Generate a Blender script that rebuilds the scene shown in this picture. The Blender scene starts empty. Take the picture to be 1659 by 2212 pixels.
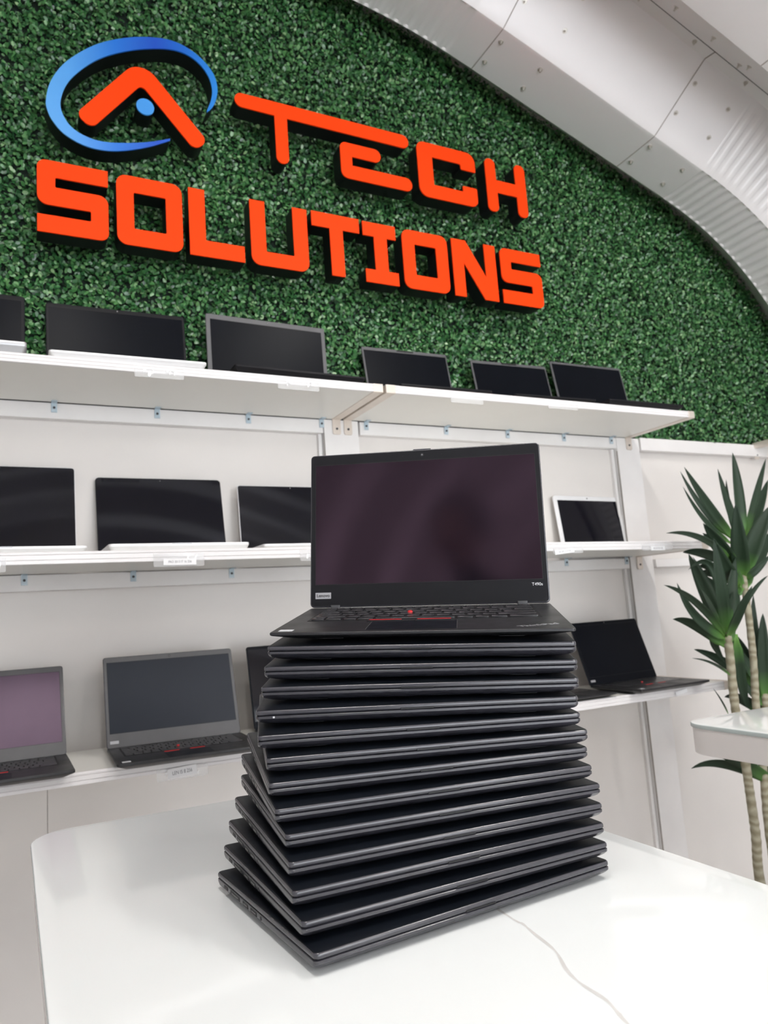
import bpy, bmesh, math, random
import numpy as np
from mathutils import Vector, Matrix, Euler
random.seed(7); rng = np.random.default_rng(11)
SC = bpy.context.scene; COL = SC.collection
PI = math.pi; R = math.radians

# ------------------------------------------------------------------ helpers
class MB:
    """collects vertices and faces, builds ONE mesh object"""
    def __init__(s): s.v = []; s.f = []; s.m = []
    def add(s, vs, fs, mi=0):
        o = len(s.v); s.v += [tuple(p) for p in vs]
        s.f += [tuple(i + o for i in f) for f in fs]; s.m += [mi] * len(fs); return s
    def box(s, lo, hi, mi=0):
        x0, y0, z0 = lo; x1, y1, z1 = hi
        return s.add([(x0,y0,z0),(x1,y0,z0),(x1,y1,z0),(x0,y1,z0),(x0,y0,z1),(x1,y0,z1),(x1,y1,z1),(x0,y1,z1)],
                     [(0,3,2,1),(4,5,6,7),(0,1,5,4),(1,2,6,5),(2,3,7,6),(3,0,4,7)], mi)
    def loft(s, rings, mi=0, cap0=True, cap1=True):
        n = len(rings[0]); vs = [p for r in rings for p in r]; fs = []
        for k in range(len(rings) - 1):
            a = k * n; b = a + n
            for i in range(n):
                j = (i + 1) % n; fs.append((a+i, a+j, b+j, b+i))
        if cap0: fs.append(tuple(range(n))[::-1])
        if cap1: fs.append(tuple(range((len(rings)-1)*n, len(rings)*n)))
        return s.add(vs, fs, mi)
    def extrude_x(s, prof, x0, x1, mi=0):       # prof: (y,z) loop
        return s.loft([[(x0, y, z) for y, z in prof], [(x1, y, z) for y, z in prof]], mi)
    def tube(s, path, rad, n=8, mi=0, caps=True):
        rings = []; P = [Vector(p) for p in path]
        rr = rad if isinstance(rad, (list, tuple)) else [rad] * len(P)
        ref = Vector((0.13, 0.21, 0.97))
        for i, p in enumerate(P):
            t = (P[min(i+1, len(P)-1)] - P[max(i-1, 0)]).normalized()
            a = t.cross(ref)
            if a.length < .1: a = t.cross(Vector((1, 0, 0)))
            a.normalize(); b = t.cross(a)
            rings.append([tuple(p + rr[i] * (math.cos(2*PI*k/n) * a + math.sin(2*PI*k/n) * b)) for k in range(n)])
        return s.loft(rings, mi, caps, caps)
    def cyl(s, c, r, h, axis='z', n=16, mi=0, r2=None):
        r2 = r if r2 is None else r2; rings = []
        for rad, t in ((r, 0), (r2, h)):
            q = []
            for k in range(n):
                a = 2*PI*k/n; u, v = rad*math.cos(a), rad*math.sin(a)
                q.append({'z': (c[0]+u, c[1]+v, c[2]+t), 'y': (c[0]+u, c[1]+t, c[2]+v), 'x': (c[0]+t, c[1]+u, c[2]+v)}[axis])
            rings.append(q)
        return s.loft(rings, mi)
    def build(s, name, mats, parent=None, smooth=False, bevel=0, seg=2, M=None):
        me = bpy.data.meshes.new(name); me.from_pydata(s.v, [], s.f)
        bm = bmesh.new(); bm.from_mesh(me); bmesh.ops.recalc_face_normals(bm, faces=bm.faces); bm.to_mesh(me); bm.free()
        for m in (mats if isinstance(mats, (list, tuple)) else [mats]): me.materials.append(m)
        for p, mi in zip(me.polygons, s.m): p.material_index = mi; p.use_smooth = smooth
        o = bpy.data.objects.new(name, me); COL.objects.link(o)
        if parent is not None: o.parent = parent
        if M is not None: o.matrix_local = M
        if bevel:
            b = o.modifiers.new('bevel', 'BEVEL'); b.width = bevel; b.segments = seg; b.limit_method = 'ANGLE'; b.angle_limit = R(40)
        if smooth:
            try: me.set_sharp_from_angle(angle=R(42))
            except Exception: pass
        return o

def rrect(w, d, r, z, n=5, cx=0, cy=0):
    pts = []
    for (sx, sy, a0) in ((1, 1, 0), (-1, 1, 90), (-1, -1, 180), (1, -1, 270)):
        for k in range(n + 1):
            a = R(a0 + 90 * k / n)
            pts.append((cx + sx*(w/2 - r) + r*math.cos(a), cy + sy*(d/2 - r) + r*math.sin(a), z))
    return pts

def tag(o, label=None, cat=None, group=None, kind=None):
    if label: o['label'] = label
    if cat: o['category'] = cat
    if group: o['group'] = group
    if kind: o['kind'] = kind
    return o

def empty(name, M=None, loc=None, rotz=0, label=None, cat=None, group=None):
    o = bpy.data.objects.new(name, None); o.empty_display_size = .05; COL.objects.link(o)
    if M is not None: o.matrix_world = M
    else: o.location = loc or (0, 0, 0); o.rotation_euler = (0, 0, rotz)
    return tag(o, label, cat, group)

def copy_tree(o, parent=None):
    c = o.copy(); COL.objects.link(c)
    if parent is not None:
        c.parent = parent; c.matrix_parent_inverse = o.matrix_parent_inverse.copy()
    for ch in list(o.children): copy_tree(ch, c)
    return c

# ------------------------------------------------------------------ materials
def mat(name, color, rough=.5, metal=0, spec=.5, coat=0, coat_rough=.05, tint=None, noise=None, bump=None, trans=0, alpha=1, ior=None, rnoise=None):
    m = bpy.data.materials.new(name); m.use_nodes = True; nt = m.node_tree; b = nt.nodes['Principled BSDF']
    b.inputs['Base Color'].default_value = (*color, 1); b.inputs['Roughness'].default_value = rough
    b.inputs['Metallic'].default_value = metal; b.inputs['Specular IOR Level'].default_value = spec
    b.inputs['Coat Weight'].default_value = coat; b.inputs['Coat Roughness'].default_value = coat_rough
    if tint: b.inputs['Specular Tint'].default_value = (*tint, 1)
    if trans: b.inputs['Transmission Weight'].default_value = trans
    if ior: b.inputs['IOR'].default_value = ior
    b.inputs['Alpha'].default_value = alpha
    tc = nt.nodes.new('ShaderNodeTexCoord')
    def ntex(scale, detail=4, rough_=.6):
        n = nt.nodes.new('ShaderNodeTexNoise'); n.inputs['Scale'].default_value = scale; n.inputs['Detail'].default_value = detail
        n.inputs['Roughness'].default_value = rough_; nt.links.new(tc.outputs['Object'], n.inputs['Vector']); return n
    if noise:       # (scale, amount): gentle real variation of the colour
        n = ntex(noise[0]); mr = nt.nodes.new('ShaderNodeMapRange'); mr.inputs['From Min'].default_value = .3; mr.inputs['From Max'].default_value = .7
        mr.inputs['To Min'].default_value = 1 - noise[1]; mr.inputs['To Max'].default_value = 1 + noise[1] * .5
        nt.links.new(n.outputs['Fac'], mr.inputs['Value'])
        mx = nt.nodes.new('ShaderNodeVectorMath'); mx.operation = 'SCALE'; mx.inputs[0].default_value = color
        nt.links.new(mr.outputs['Result'], mx.inputs['Scale']); nt.links.new(mx.outputs['Vector'], b.inputs['Base Color'])
    if rnoise:
        n = ntex(rnoise[0]); mr = nt.nodes.new('ShaderNodeMapRange'); mr.inputs['From Min'].default_value = .3; mr.inputs['From Max'].default_value = .7
        mr.inputs['To Min'].default_value = rough - rnoise[1]; mr.inputs['To Max'].default_value = rough + rnoise[1]
        nt.links.new(n.outputs['Fac'], mr.inputs['Value']); nt.links.new(mr.outputs['Result'], b.inputs['Roughness'])
    if bump:
        n = ntex(bump[0], 3); bp = nt.nodes.new('ShaderNodeBump'); bp.inputs['Strength'].default_value = bump[1]; bp.inputs['Distance'].default_value = bump[2]
        nt.links.new(n.outputs['Fac'], bp.inputs['Height']); nt.links.new(bp.outputs['Normal'], b.inputs['Normal'])
    return m

M = {}
M['wall'] = mat('wall_laminate', (.77, .735, .705), .38, spec=.4, noise=(2.5, .04), bump=(9, .12, .002))
M['trim'] = mat('trim_white_paint', (.84, .82, .81), .4, noise=(6, .05), bump=(40, .1, .001))
M['seam'] = mat('panel_gap', (.28, .25, .22), .8, noise=(30, .3))
M['seam_dark'] = mat('seam_dark', (.05, .05, .055), .7, noise=(30, .2))
M['floor'] = mat('floor_vinyl', (.42, .38, .34), .4, noise=(3, .12))
M['board'] = mat('shelf_laminate', (.85, .84, .79), .3, noise=(3, .03))
M['edge'] = mat('shelf_edge_white', (.83, .81, .81), .35, noise=(8, .02))
M['satin'] = mat('satin_nickel', (.74, .67, .60), .38, metal=.45, noise=(30, .06))
M['screw'] = mat('screw_dark', (.03, .03, .035), .5)
M['clip'] = mat('clip_plastic', (.70, .84, .93), .15, alpha=.6, noise=(60, .05))
M['holder'] = mat('acrylic', (.95, .96, .97), .05, spec=.8, alpha=.22, noise=(20, .01))
M['paper'] = mat('paper', (.9, .9, .91), .7, noise=(40, .02))
M['residue'] = mat('tape_residue', (.98, .98, .98), .3, noise=(90, .02))
M['ink'] = mat('ink', (.18, .18, .2), .6)
M['glass_top'] = mat('white_glass', (.875, .905, .90), .05, spec=.3, ior=1.4, noise=(1.5, .02))
M['glass_edge'] = mat('glass_edge', (.50, .57, .56), .1, noise=(40, .05))
M['apron'] = mat('table_apron', (.80, .765, .74), .3, noise=(5, .03))
M['rubber'] = mat('laptop_black', (.004, .0058, .0095), .42, spec=.22, noise=(14, .25), rnoise=(22, .07))
M['rubber_side'] = mat('laptop_edge', (.040, .039, .049), .24, spec=.85, noise=(60, .2))
M['deck'] = mat('deck_black', (.018, .018, .020), .38, spec=.4, noise=(30, .15), rnoise=(12, .08))
M['bezel'] = mat('bezel_black', (.012, .012, .014), .45, spec=.14, noise=(25, .12))
M['bezel_grey'] = mat('bezel_grey', (.10, .10, .105), .5, noise=(25, .08))
M['key'] = mat('key_black', (.022, .022, .025), .25, spec=.9, noise=(200, .1))
M['port'] = mat('port_dark', (.003, .003, .004), .5)
M['port_metal'] = mat('port_metal', (.22, .22, .23), .3, metal=.8)
M['red'] = mat('red_accent', (.75, .03, .035), .4, noise=(60, .05))
M['silver'] = mat('silver_alu', (.86, .86, .87), .35, metal=.15, noise=(30, .03))
M['silver_dark'] = mat('grey_alu', (.42, .42, .43), .35, metal=.5, noise=(30, .03))
M['badge'] = mat('badge_grey', (.42, .42, .44), .35, metal=.4)
M['white_ink'] = mat('light_ink', (.7, .7, .72), .5)
M['sticker'] = mat('sticker', (.72, .74, .76), .25, noise=(400, .2))
M['scr_main'] = mat('screen_main', (.008, .006, .009), .12, spec=.46, tint=(.95, .58, .80), rnoise=(5, .03))
M['scr_purple'] = mat('screen_lilac', (.08, .056, .086), .35, spec=.6, tint=(.95, .7, .9), noise=(4, .25))
M['scr_slate'] = mat('screen_slate', (.020, .025, .036), .4, spec=.2, noise=(5, .1))
M['scr_black'] = mat('screen_black', (.004, .005, .008), .32, spec=.07, noise=(6, .2))
M['scr_gloss'] = mat('screen_gloss', (.003, .003, .007), .06, spec=.25, noise=(6, .2))
M['orange'] = mat('sign_orange', (.98, .054, .002), .6, spec=.12, noise=(4, .02))
M['return'] = mat('sign_return_black', (.004, .004, .006), .5, spec=.3, noise=(20, .2))
M['dot'] = mat('sign_light_blue', (.045, .28, .72), .4, noise=(6, .02))
M['hedge_back'] = mat('hedge_mat', (.006, .016, .010), .9, noise=(60, .4))
M['bolt'] = mat('bolt_zinc', (.62, .60, .56), .3, metal=.7, noise=(80, .1))
M['trunk'] = None
M['pot'] = mat('pot_grey', (.35, .35, .36), .5, noise=(8, .05))
M['soil'] = mat('soil', (.05, .035, .025), .95, noise=(60, .3), bump=(60, .6, .01))
M['lamp_body'] = mat('lamp_white', (.85, .85, .85), .4, noise=(5, .02))
M['skin'] = mat('skin', (.42, .25, .18), .5, noise=(12, .06))
M['hair'] = mat('hair', (.015, .012, .012), .6, noise=(60, .3))
M['shirt'] = mat('shirt_dark', (.03, .03, .04), .8, noise=(20, .1))
M['trousers'] = mat('trousers_dark', (.02, .022, .03), .8, noise=(20, .1))
M['phone'] = mat('phone_black', (.01, .01, .012), .2, noise=(20, .1))
M['frame_grey'] = mat('shopfront_frame', (.3, .3, .31), .4, metal=.4, noise=(10, .05))

# galvanised sheet of the hut
g = mat('galvanised_sheet', (.78, .765, .77), .42, metal=.2, spec=.5, noise=(2, .03)); M['galv'] = g
# ring of the logo: printed gradient from deep blue (top and bottom) to light blue (sides)
m = bpy.data.materials.new('sign_ring_blue'); m.use_nodes = True; nt = m.node_tree; b = nt.nodes['Principled BSDF']
tc = nt.nodes.new('ShaderNodeTexCoord'); sx = nt.nodes.new('ShaderNodeSeparateXYZ'); nt.links.new(tc.outputs['Object'], sx.inputs[0])
cr = nt.nodes.new('ShaderNodeValToRGB'); mr = nt.nodes.new('ShaderNodeMapRange'); mr.inputs['From Min'].default_value = -.235; mr.inputs['From Max'].default_value = .235
nt.links.new(sx.outputs['X'], mr.inputs['Value']); nt.links.new(mr.outputs['Result'], cr.inputs['Fac'])
e = cr.color_ramp.elements; e[0].position = 0; e[0].color = (.085, .34, .75, 1); e[1].position = 1; e[1].color = (.015, .22, .66, 1)
for p_, c_ in ((.12, (.075, .32, .74, 1)), (.38, (.012, .16, .62, 1)), (.62, (.008, .075, .50, 1)), (.8, (.006, .13, .58, 1))):
    q = e.new(p_); q.color = c_
nt.links.new(cr.outputs['Color'], b.inputs['Base Color']); b.inputs['Roughness'].default_value = .4; M['ring'] = m

def attr_mat(name, attr, rough, spec, stops, sss=0, transl=0):
    """colour from a per-vertex number (the thing's own colouring)"""
    m = bpy.data.materials.new(name); m.use_nodes = True; nt = m.node_tree; b = nt.nodes['Principled BSDF']
    a = nt.nodes.new('ShaderNodeAttribute'); a.attribute_name = attr; cr = nt.nodes.new('ShaderNodeValToRGB')
    nt.links.new(a.outputs['Fac'], cr.inputs['Fac']); el = cr.color_ramp.elements
    el[0].position, el[0].color = stops[0][0], (*stops[0][1], 1); el[1].position, el[1].color = stops[-1][0], (*stops[-1][1], 1)
    for p_, c_ in stops[1:-1]: q = el.new(p_); q.color = (*c_, 1)
    nt.links.new(cr.outputs['Color'], b.inputs['Base Color']); b.inputs['Roughness'].default_value = rough; b.inputs['Specular IOR Level'].default_value = spec
    return m
M['leaf_hedge'] = attr_mat('hedge_leaf', 'tone', .30, .65, [(0, (.010, .050, .022)), (.35, (.030, .130, .038)), (.7, (.085, .25, .075)), (1, (.26, .42, .20))])
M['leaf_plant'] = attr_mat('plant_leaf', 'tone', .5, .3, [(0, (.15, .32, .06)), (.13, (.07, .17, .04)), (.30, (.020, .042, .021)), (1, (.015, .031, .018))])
m = mat('plant_trunk', (.33, .29, .21), .8, noise=(40, .3), bump=(60, .6, .004)); M['trunk'] = m
nt = m.node_tree; w_ = nt.nodes.new('ShaderNodeTexWave'); w_.bands_direction = 'Z'; w_.inputs['Scale'].default_value = 13; w_.inputs['Distortion'].default_value = 9; w_.inputs['Detail'].default_value = 4
tcn = [n for n in nt.nodes if n.type == 'TEX_COORD'][0]; nt.links.new(tcn.outputs['Object'], w_.inputs['Vector'])
cr = nt.nodes.new('ShaderNodeValToRGB'); cr.color_ramp.elements[0].color = (.25, .225, .15, 1); cr.color_ramp.elements[1].color = (.40, .37, .275, 1)
nt.links.new(w_.outputs['Fac'], cr.inputs['Fac']); nt.links.new(cr.outputs['Color'], nt.nodes['Principled BSDF'].inputs['Base Color'])

# ------------------------------------------------------------------ the setting (z = 0 is the table top, the floor is 0.90 below)
FZ = -.90; WY = 1.98
def struct(name, mb, m, **k):
    o = mb.build(name, m, **k); o['kind'] = 'structure'; return o

# --- arched hut lining: path of its inner edge in the XZ plane
def arch_path(ds=.0032):
    pts = []; tang = []
    # right half from the apex
    ap = Vector((0.735, 2.310)); x, z = 0.0, 0.0; th = 0.0; s = 0
    P = [(0., 0., 0.)]
    segs = [(.715, R(18.9)), (1.065, R(.9)), (1.50, R(69.5)), (1.9, 0.0)]   # (length, turn)
    for L_, turn in segs:
        n = max(2, int(round(L_ / ds))); 
        for k in range(n):
            th += turn / n; x += L_/n * math.cos(th); z -= L_/n * math.sin(th); P.append((x, z, th))
            if ap.y + z < FZ: break
    right = [(ap.x + a, ap.y + b_, t) for a, b_, t in P]
    left = [(ap.x - a, ap.y + b_, -t) for a, b_, t in P[1:]][::-1]
    return left + right
PATH = arch_path(); PX = np.array([p[0] for p in PATH]); PZ = np.array([p[1] for p in PATH]); PT = np.array([p[2] for p in PATH])
NX, NZ = np.sin(PT), np.cos(PT)       # outward normal
S = np.concatenate([[0], np.cumsum(np.hypot(np.diff(PX), np.diff(PZ)))])
s_at = lambda x: float(np.interp(x, PX[(PX > .735)], S[PX > .735]))
SEAM1, SEAM2 = s_at(1.503), s_at(2.165)
FLAT0, FLAT1 = s_at(1.405), s_at(2.405); PITCH = .0385
apex_i = int(np.argmax(PZ)); S_AP = S[apex_i]
def corr_mask(s):
    m_ = np.ones_like(s)
    for a, b_ in ((FLAT0, FLAT1), (2*S_AP - FLAT1, 2*S_AP - FLAT0)): m_[(s > a) & (s < b_)] = 0
    return m_
Y0 = 1.85
PROF = [  # (offset towards the room, depth outward, ripple weight, bead weight, notch weight)
    (-.145, .165, .6, 0, 0), (-.004, .004, 0, 0, 0), (0, 0, 0, 0, 0), (.007, 0, 1, 0, 0), (.06, .001, 1, 0, 0), (.11, .003, 1, 0, 0), (.160, .005, 1, 0, 0), (.170, .0055, 1, 0, 0), (.176, .006, .8, 0, 0), (.1805, .007, 0, 0, 0), (.183, .009, 0, 0, 0),
    (.197, .024, 0, 0, 0), (.205, .033, 0, 1, 0), (.25, .082, 0, 1, 0), (.30, .136, 0, 1, 0), (.338, .176, 0, 1, 0), (.347, .185, 0, 0, 0), (.366, .203, 0, 0, 0), (.369, .2035, 0, 0, 0), (.411, .194, 0, 0, 0), (.418, .192, 0, 0, 0)]
PER = .572
def ripple(s): return .5 + .5*np.cos(2*PI*(s - FLAT1)/PITCH)
def panel(k, fine):
    idx = np.arange(0, len(S), 1 if fine else 2); s = S[idx]; mk = corr_mask(s)
    rp = ripple(s); bead = np.clip(np.cos(2*PI*(s - FLAT1)/PITCH) * 2.6 + .5, 0, 1)
    rows = []
    for (dy, d, wr, wb, wn) in PROF:
        if not fine and dy in (-.004, .007, .11, .170, .176): continue
        dd = d + mk * (wr * .0052 * rp + wb * -.0026 * bead + wn * .0058 * (1 - rp)**3)
        rows.append(np.stack([PX[idx] + NX[idx]*dd, np.full(len(idx), Y0 - k*PER - dy), PZ[idx] + NZ[idx]*dd], 1))
    V = np.concatenate(rows); n = len(idx); F = []
    for r in range(len(rows) - 1):
        a = r*n + np.arange(n - 1); F.append(np.stack([a, a+1, a+1+n, a+n], 1))
    return V, np.concatenate(F)
def np_mesh(name, V, F, m, smooth=True):
    me = bpy.data.meshes.new(name); me.vertices.add(len(V)); me.vertices.foreach_set('co', np.asarray(V, np.float32).ravel())
    k = F.shape[1]; me.loops.add(F.size); me.loops.foreach_set('vertex_index', F.astype(np.int32).ravel())
    me.polygons.add(len(F)); me.polygons.foreach_set('loop_start', np.arange(0, F.size, k, dtype=np.int32))
    me.polygons.foreach_set('use_smooth', np.full(len(F), smooth)); me.materials.append(m); me.update(calc_edges=True); me.validate()
    return me
VV, FF, off = [], [], 0
for k in range(9):
    V, F = panel(k, k < 2); VV.append(V); FF.append(F + off); off += len(V)
me = np_mesh('ceiling', np.concatenate(VV), np.concatenate(FF), M['galv'])
try: me.set_sharp_from_angle(angle=R(24))
except Exception: pass
ceiling = bpy.data.objects.new('ceiling', me); COL.objects.link(ceiling); ceiling['kind'] = 'structure'
# outer skin, so that no daylight comes through the gaps
idx = np.arange(0, len(S), 8); D = .26; V = np.concatenate([np.stack([PX[idx]+NX[idx]*D, np.full(len(idx), y), PZ[idx]+NZ[idx]*D], 1) for y in (2.1, -3.4)])
n = len(idx); a = np.arange(n-1); me = np_mesh('ceiling_outer', V, np.stack([a, a+1, a+1+n, a+n], 1), M['galv'])
o = bpy.data.objects.new('ceiling_outer', me); COL.objects.link(o); o['kind'] = 'structure'; o.parent = ceiling

def on_arch(s, k, dy, lift=0):          # point on the lining; returns position and local axes
    x = np.interp(s, S, PX); z = np.interp(s, S, PZ); t = np.interp(s, S, PT)
    d = np.interp(dy, [p[0] for p in PROF], [p[1] for p in PROF]); e_ = .004
    d2 = np.interp(dy + e_, [p[0] for p in PROF], [p[1] for p in PROF])
    nrm = Vector((math.sin(t), 0, math.cos(t))); ydir = (Vector((0, -e_, 0)) + nrm*(d2 - d)).normalized()
    tx = Vector((math.cos(t), 0, -math.sin(t))); inward = tx.cross(ydir)
    if inward.dot(nrm) > 0: inward = -inward
    return Vector((x, Y0 - k*PER - dy, z)) + nrm*d + inward*lift, tx, ydir, inward
# splice lines across the sheet
for ks, ss in ((0, SEAM1), (0, SEAM2), (1, SEAM1 + .045), (1, SEAM2 + .03)):
    mb = MB(); prev = None
    for dy in (.001, .06, .12, .178, .19, .25, .30, .362, .369, .39, .412):
        p, tx, yd, inn = on_arch(ss, ks, dy, .0006); q = [p - tx*.0016, p + tx*.0010, p + tx*.0010 + inn*.0008, p - tx*.0016 + inn*.0008]
        if prev: mb.loft([prev, [tuple(c) for c in q]], 0, False, False)
        prev = [tuple(c) for c in q]
    o = mb.build('panel_seam', M['seam'], parent=ceiling)
# overlap seam between one panel and the next
mb = MB(); prev = None
for i in range(0, len(S), 9):
    p, tx, yd, inn = on_arch(S[i], 0, .417, .001)
    q = [p - yd*.0045, p + yd*.0015, p + yd*.0015 + inn*.005, p - yd*.0045 + inn*.005]
    if prev: mb.loft([prev, [tuple(c) for c in q]], 0, False, False)
    prev = [tuple(c) for c in q]
mb.build('overlap_seam', M['seam_dark'], parent=ceiling)
# bolts
def bolt_mesh():
    mb = MB(); mb.cyl((0, 0, 0), .0085, .0015, n=14); mb.cyl((0, 0, .0015), .0052, .0050, n=6); mb.cyl((0, 0, .0065), .0032, .006, n=8)
    o = mb.build('bolt', M['bolt'], parent=ceiling); return o
bolt0 = bolt_mesh(); first = True
spots = []
for ss in (SEAM1, SEAM2):
    for ds_ in (.022, .195):
        for dy in (.05, .14, .245, .315): spots.append((ss + ds_, 0, dy))
for i in range(-3, 9): spots.append((SEAM1 + .26*i + .1, 0, .392))
for i in range(-1, 6): spots.append((SEAM2 + .03 + .17*i - .15, 1, -.06)); spots.append((SEAM2 + .03 + .17*i - .15, 1, -.10)) if i in (1, 2) else None
for (ss, k, dy) in spots:
    b_ = bolt0 if first else bolt0.copy()
    if not first: COL.objects.link(b_)
    first = False; b_.parent = ceiling
    p, tx, yd, inn = on_arch(ss, k, dy, 0); m4 = Matrix((tx, yd, inn)).transposed().to_4x4(); m4.translation = p; b_.matrix_world = m4

# floor, walls
XL, XR = float(PX.min()), float(PX.max())
struct('floor', MB().box((XL-.3, -3.4, FZ-.1), (XR+.3, 2.1, FZ)), M['floor'])
mb = MB(); zt = .9   # back wall: lower white panelling, dark upper gable
mb.box((XL-.25, WY, FZ), (XR+.25, WY+.08, 2.56))
struct('wall_back', mb, M['wall'])
mb = MB(); mb.box((XL-.25, -3.45, FZ), (-1.1, -3.35, 2.6)); mb.box((2.5, -3.45, FZ), (XR+.25, -3.35, 2.6)); mb.box((-1.1, -3.45, 1.55), (2.5, -3.35, 2.6))
struct('wall_front', mb, M['wall'])
mb = MB(); mb.box((-1.1, -3.43, FZ), (-1.04, -3.37, 1.55)); mb.box((2.44, -3.43, FZ), (2.5, -3.37, 1.55)); mb.box((.67, -3.43, FZ), (.73, -3.37, 1.55)); mb.box((-1.1, -3.43, 1.49), (2.5, -3.37, 1.55))
struct('window_1', mb, M['frame_grey'])
k = 1
def trim(lo, hi, bevel=.0015, m='trim'):
    global k
    struct('trim_%d' % k, MB().box(lo, hi), M[m], bevel=bevel); k += 1
trim((.886, 1.951, FZ), (1.004, WY, .873))                     # post behind the double bracket
trim((2.103, 1.951, FZ), (2.218, WY, .873))                    # post at the right end
for (x0, x1, z0, z1, yf) in ((XL, .884, .830, .873, 1.955), (1.012, 2.113, .8305, .873, 1.955), (XL, .884, .378, .4195, 1.955), (1.006, 2.115, .373, .412, 1.955),
                        (XL, .884, -.096, -.053, 1.955), (1.006, 2.101, -.096, -.053, 1.955), (2.222, 3.12, .826, .876, 1.945), (2.232, 3.2, .374, .404, 1.95)):
    trim((x0, yf, z0), (x1, WY, z1))
for (x0, x1) in ((.872, .885), (2.088, 2.101)): trim((x0, 1.968, FZ), (x1, WY, .83))   # slim beads beside the posts
for x in (.0845,): trim((x, WY-.0008, FZ), (x+.0012, WY, -.1), 0, 'seam')
trim((.8845, 1.9535, FZ), (.8862, 1.956, .83), 0, 'seam'); trim((2.1005, 1.9535, FZ), (2.1028, 1.956, .82), 0, 'seam')

# ------------------------------------------------------------------ foliage panel on the gable
hedge = empty('artificial_hedge', loc=(1.0, WY, .876), label='green wall of small artificial boxwood leaves filling the arched gable behind the sign', cat='green wall')
D0 = .116
hx = PX + NX*D0; hz = PZ + NZ*D0; order = np.argsort(hx); hx, hz = hx[order], hz[order]
mb = MB(); xs = np.linspace(XL+.02, XR-.02, 90); tp = np.minimum(np.interp(xs, hx, hz), 2.5)
ring = [(x, z) for x, z in zip(xs, tp) if z > .88]; x0, x1 = ring[0][0], ring[-1][0]
loop = [(x0, .880)] + ring + [(x1, .880)]
mb.loft([[(x, 1.973, z) for x, z in loop], [(x, 1.979, z) for x, z in loop]])
mb.build('backing', M['hedge_back'], parent=hedge, M=Matrix.Translation((-1.0, -WY, -.876)))
N = 105000
cx = rng.uniform(-.25, 3.28, N*2); cz = rng.uniform(.872, 2.45, N*2)
ok = (cz < np.interp(cx, hx, hz) - .004) & ((cx > 2.19) | (cz > .902))
cx, cz = cx[ok][:N], cz[ok][:N]; N = len(cx)
# tufts: leaves sit on a bumpy surface
def bumps(x, z):
    return (np.sin(x*61 + 2.1*np.sin(z*37)) * np.sin(z*57 + 1.7*np.sin(x*43)) * .5 + np.sin(x*131+z*23) * np.sin(z*117 - x*31) * .35)
dep = 1.943 - .009*bumps(cx, cz) + rng.uniform(-.008, .016, N)
dep += .012
L_ = rng.uniform(.0056, .0088, N); W_ = L_ * rng.uniform(.52, .72, N)
th = rng.uniform(0, 2*PI, N)                      # direction in wall plane
tilt = rng.normal(0, .55, N) - .12                # nose up/down from the wall plane
roll = rng.normal(0, .5, N)
ax = np.stack([np.cos(th)*np.cos(tilt), -np.sin(tilt), np.sin(th)*np.cos(tilt)], 1)
up = np.tile(np.array([0, -1., .15]), (N, 1)); bx = np.cross(ax, up); bx /= np.linalg.norm(bx, axis=1)[:, None]
nn = np.cross(bx, ax); c_, s_ = np.cos(roll)[:, None], np.sin(roll)[:, None]; bx2 = bx*c_ + nn*s_; nn2 = -bx*s_ + nn*c_
base = np.stack([cx, dep, cz], 1)
def pt(u, v, h): return base + ax*(L_*u)[:, None] + bx2*(W_*v)[:, None] + nn2*(L_*h)[:, None]
V = np.stack([pt(-1.0, 0, 0), pt(-.45, .85, .16), pt(.45, .95, .16), pt(1.0, 0, .02), pt(.45, -.95, .16), pt(-.45, -.85, .16), pt(0, 0, 0)], 1).reshape(-1, 3)
o7 = (np.arange(N)*7)[:, None]
F = np.concatenate([o7 + np.array([[0, 1, 2, 6]]), o7 + np.array([[6, 2, 3, 4]]), o7 + np.array([[0, 6, 4, 5]])])
me = np_mesh('leaves', V, F, M['leaf_hedge'], True)
tone = np.clip(rng.beta(2.0, 2.4, N) + (rng.random(N) > .965)*.35, 0, 1)
at = me.attributes.new('tone', 'FLOAT', 'POINT'); at.data.foreach_set('value', np.repeat(tone, 7).astype(np.float32))
o = bpy.data.objects.new('leaves', me); COL.objects.link(o); o.parent = hedge; o.matrix_local = Matrix.Translation((-1.0, -WY, -.876)); o['kind'] = 'stuff'
# thin metal flange peeping out along the arch
mb = MB(); prev = None
for i in range(0, len(S), 2):
    if PZ[i] < .9: prev = None; continue
    mk = float(corr_mask(np.array([S[i]]))[0]); ph_ = math.cos(2*PI*(S[i]-FLAT1)/PITCH); d = .084 + .003*mk*ph_ + .003*math.sin(S[i]*9)
    p = [(PX[i]+NX[i]*(d+q), y, PZ[i]+NZ[i]*(d+q)) for q, y in ((0, 1.930), (.0012, 1.930), (.0012, 1.9325), (0, 1.9325))]
    if (mk and ph_ < -.35) or (not mk and math.sin(S[i]*14 + 1) < -.1): prev = None; continue
    if prev: mb.loft([prev, p], 0, False, False)
    prev = p
mb.build('edge_flange', M['bolt'], parent=ceiling)

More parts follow.
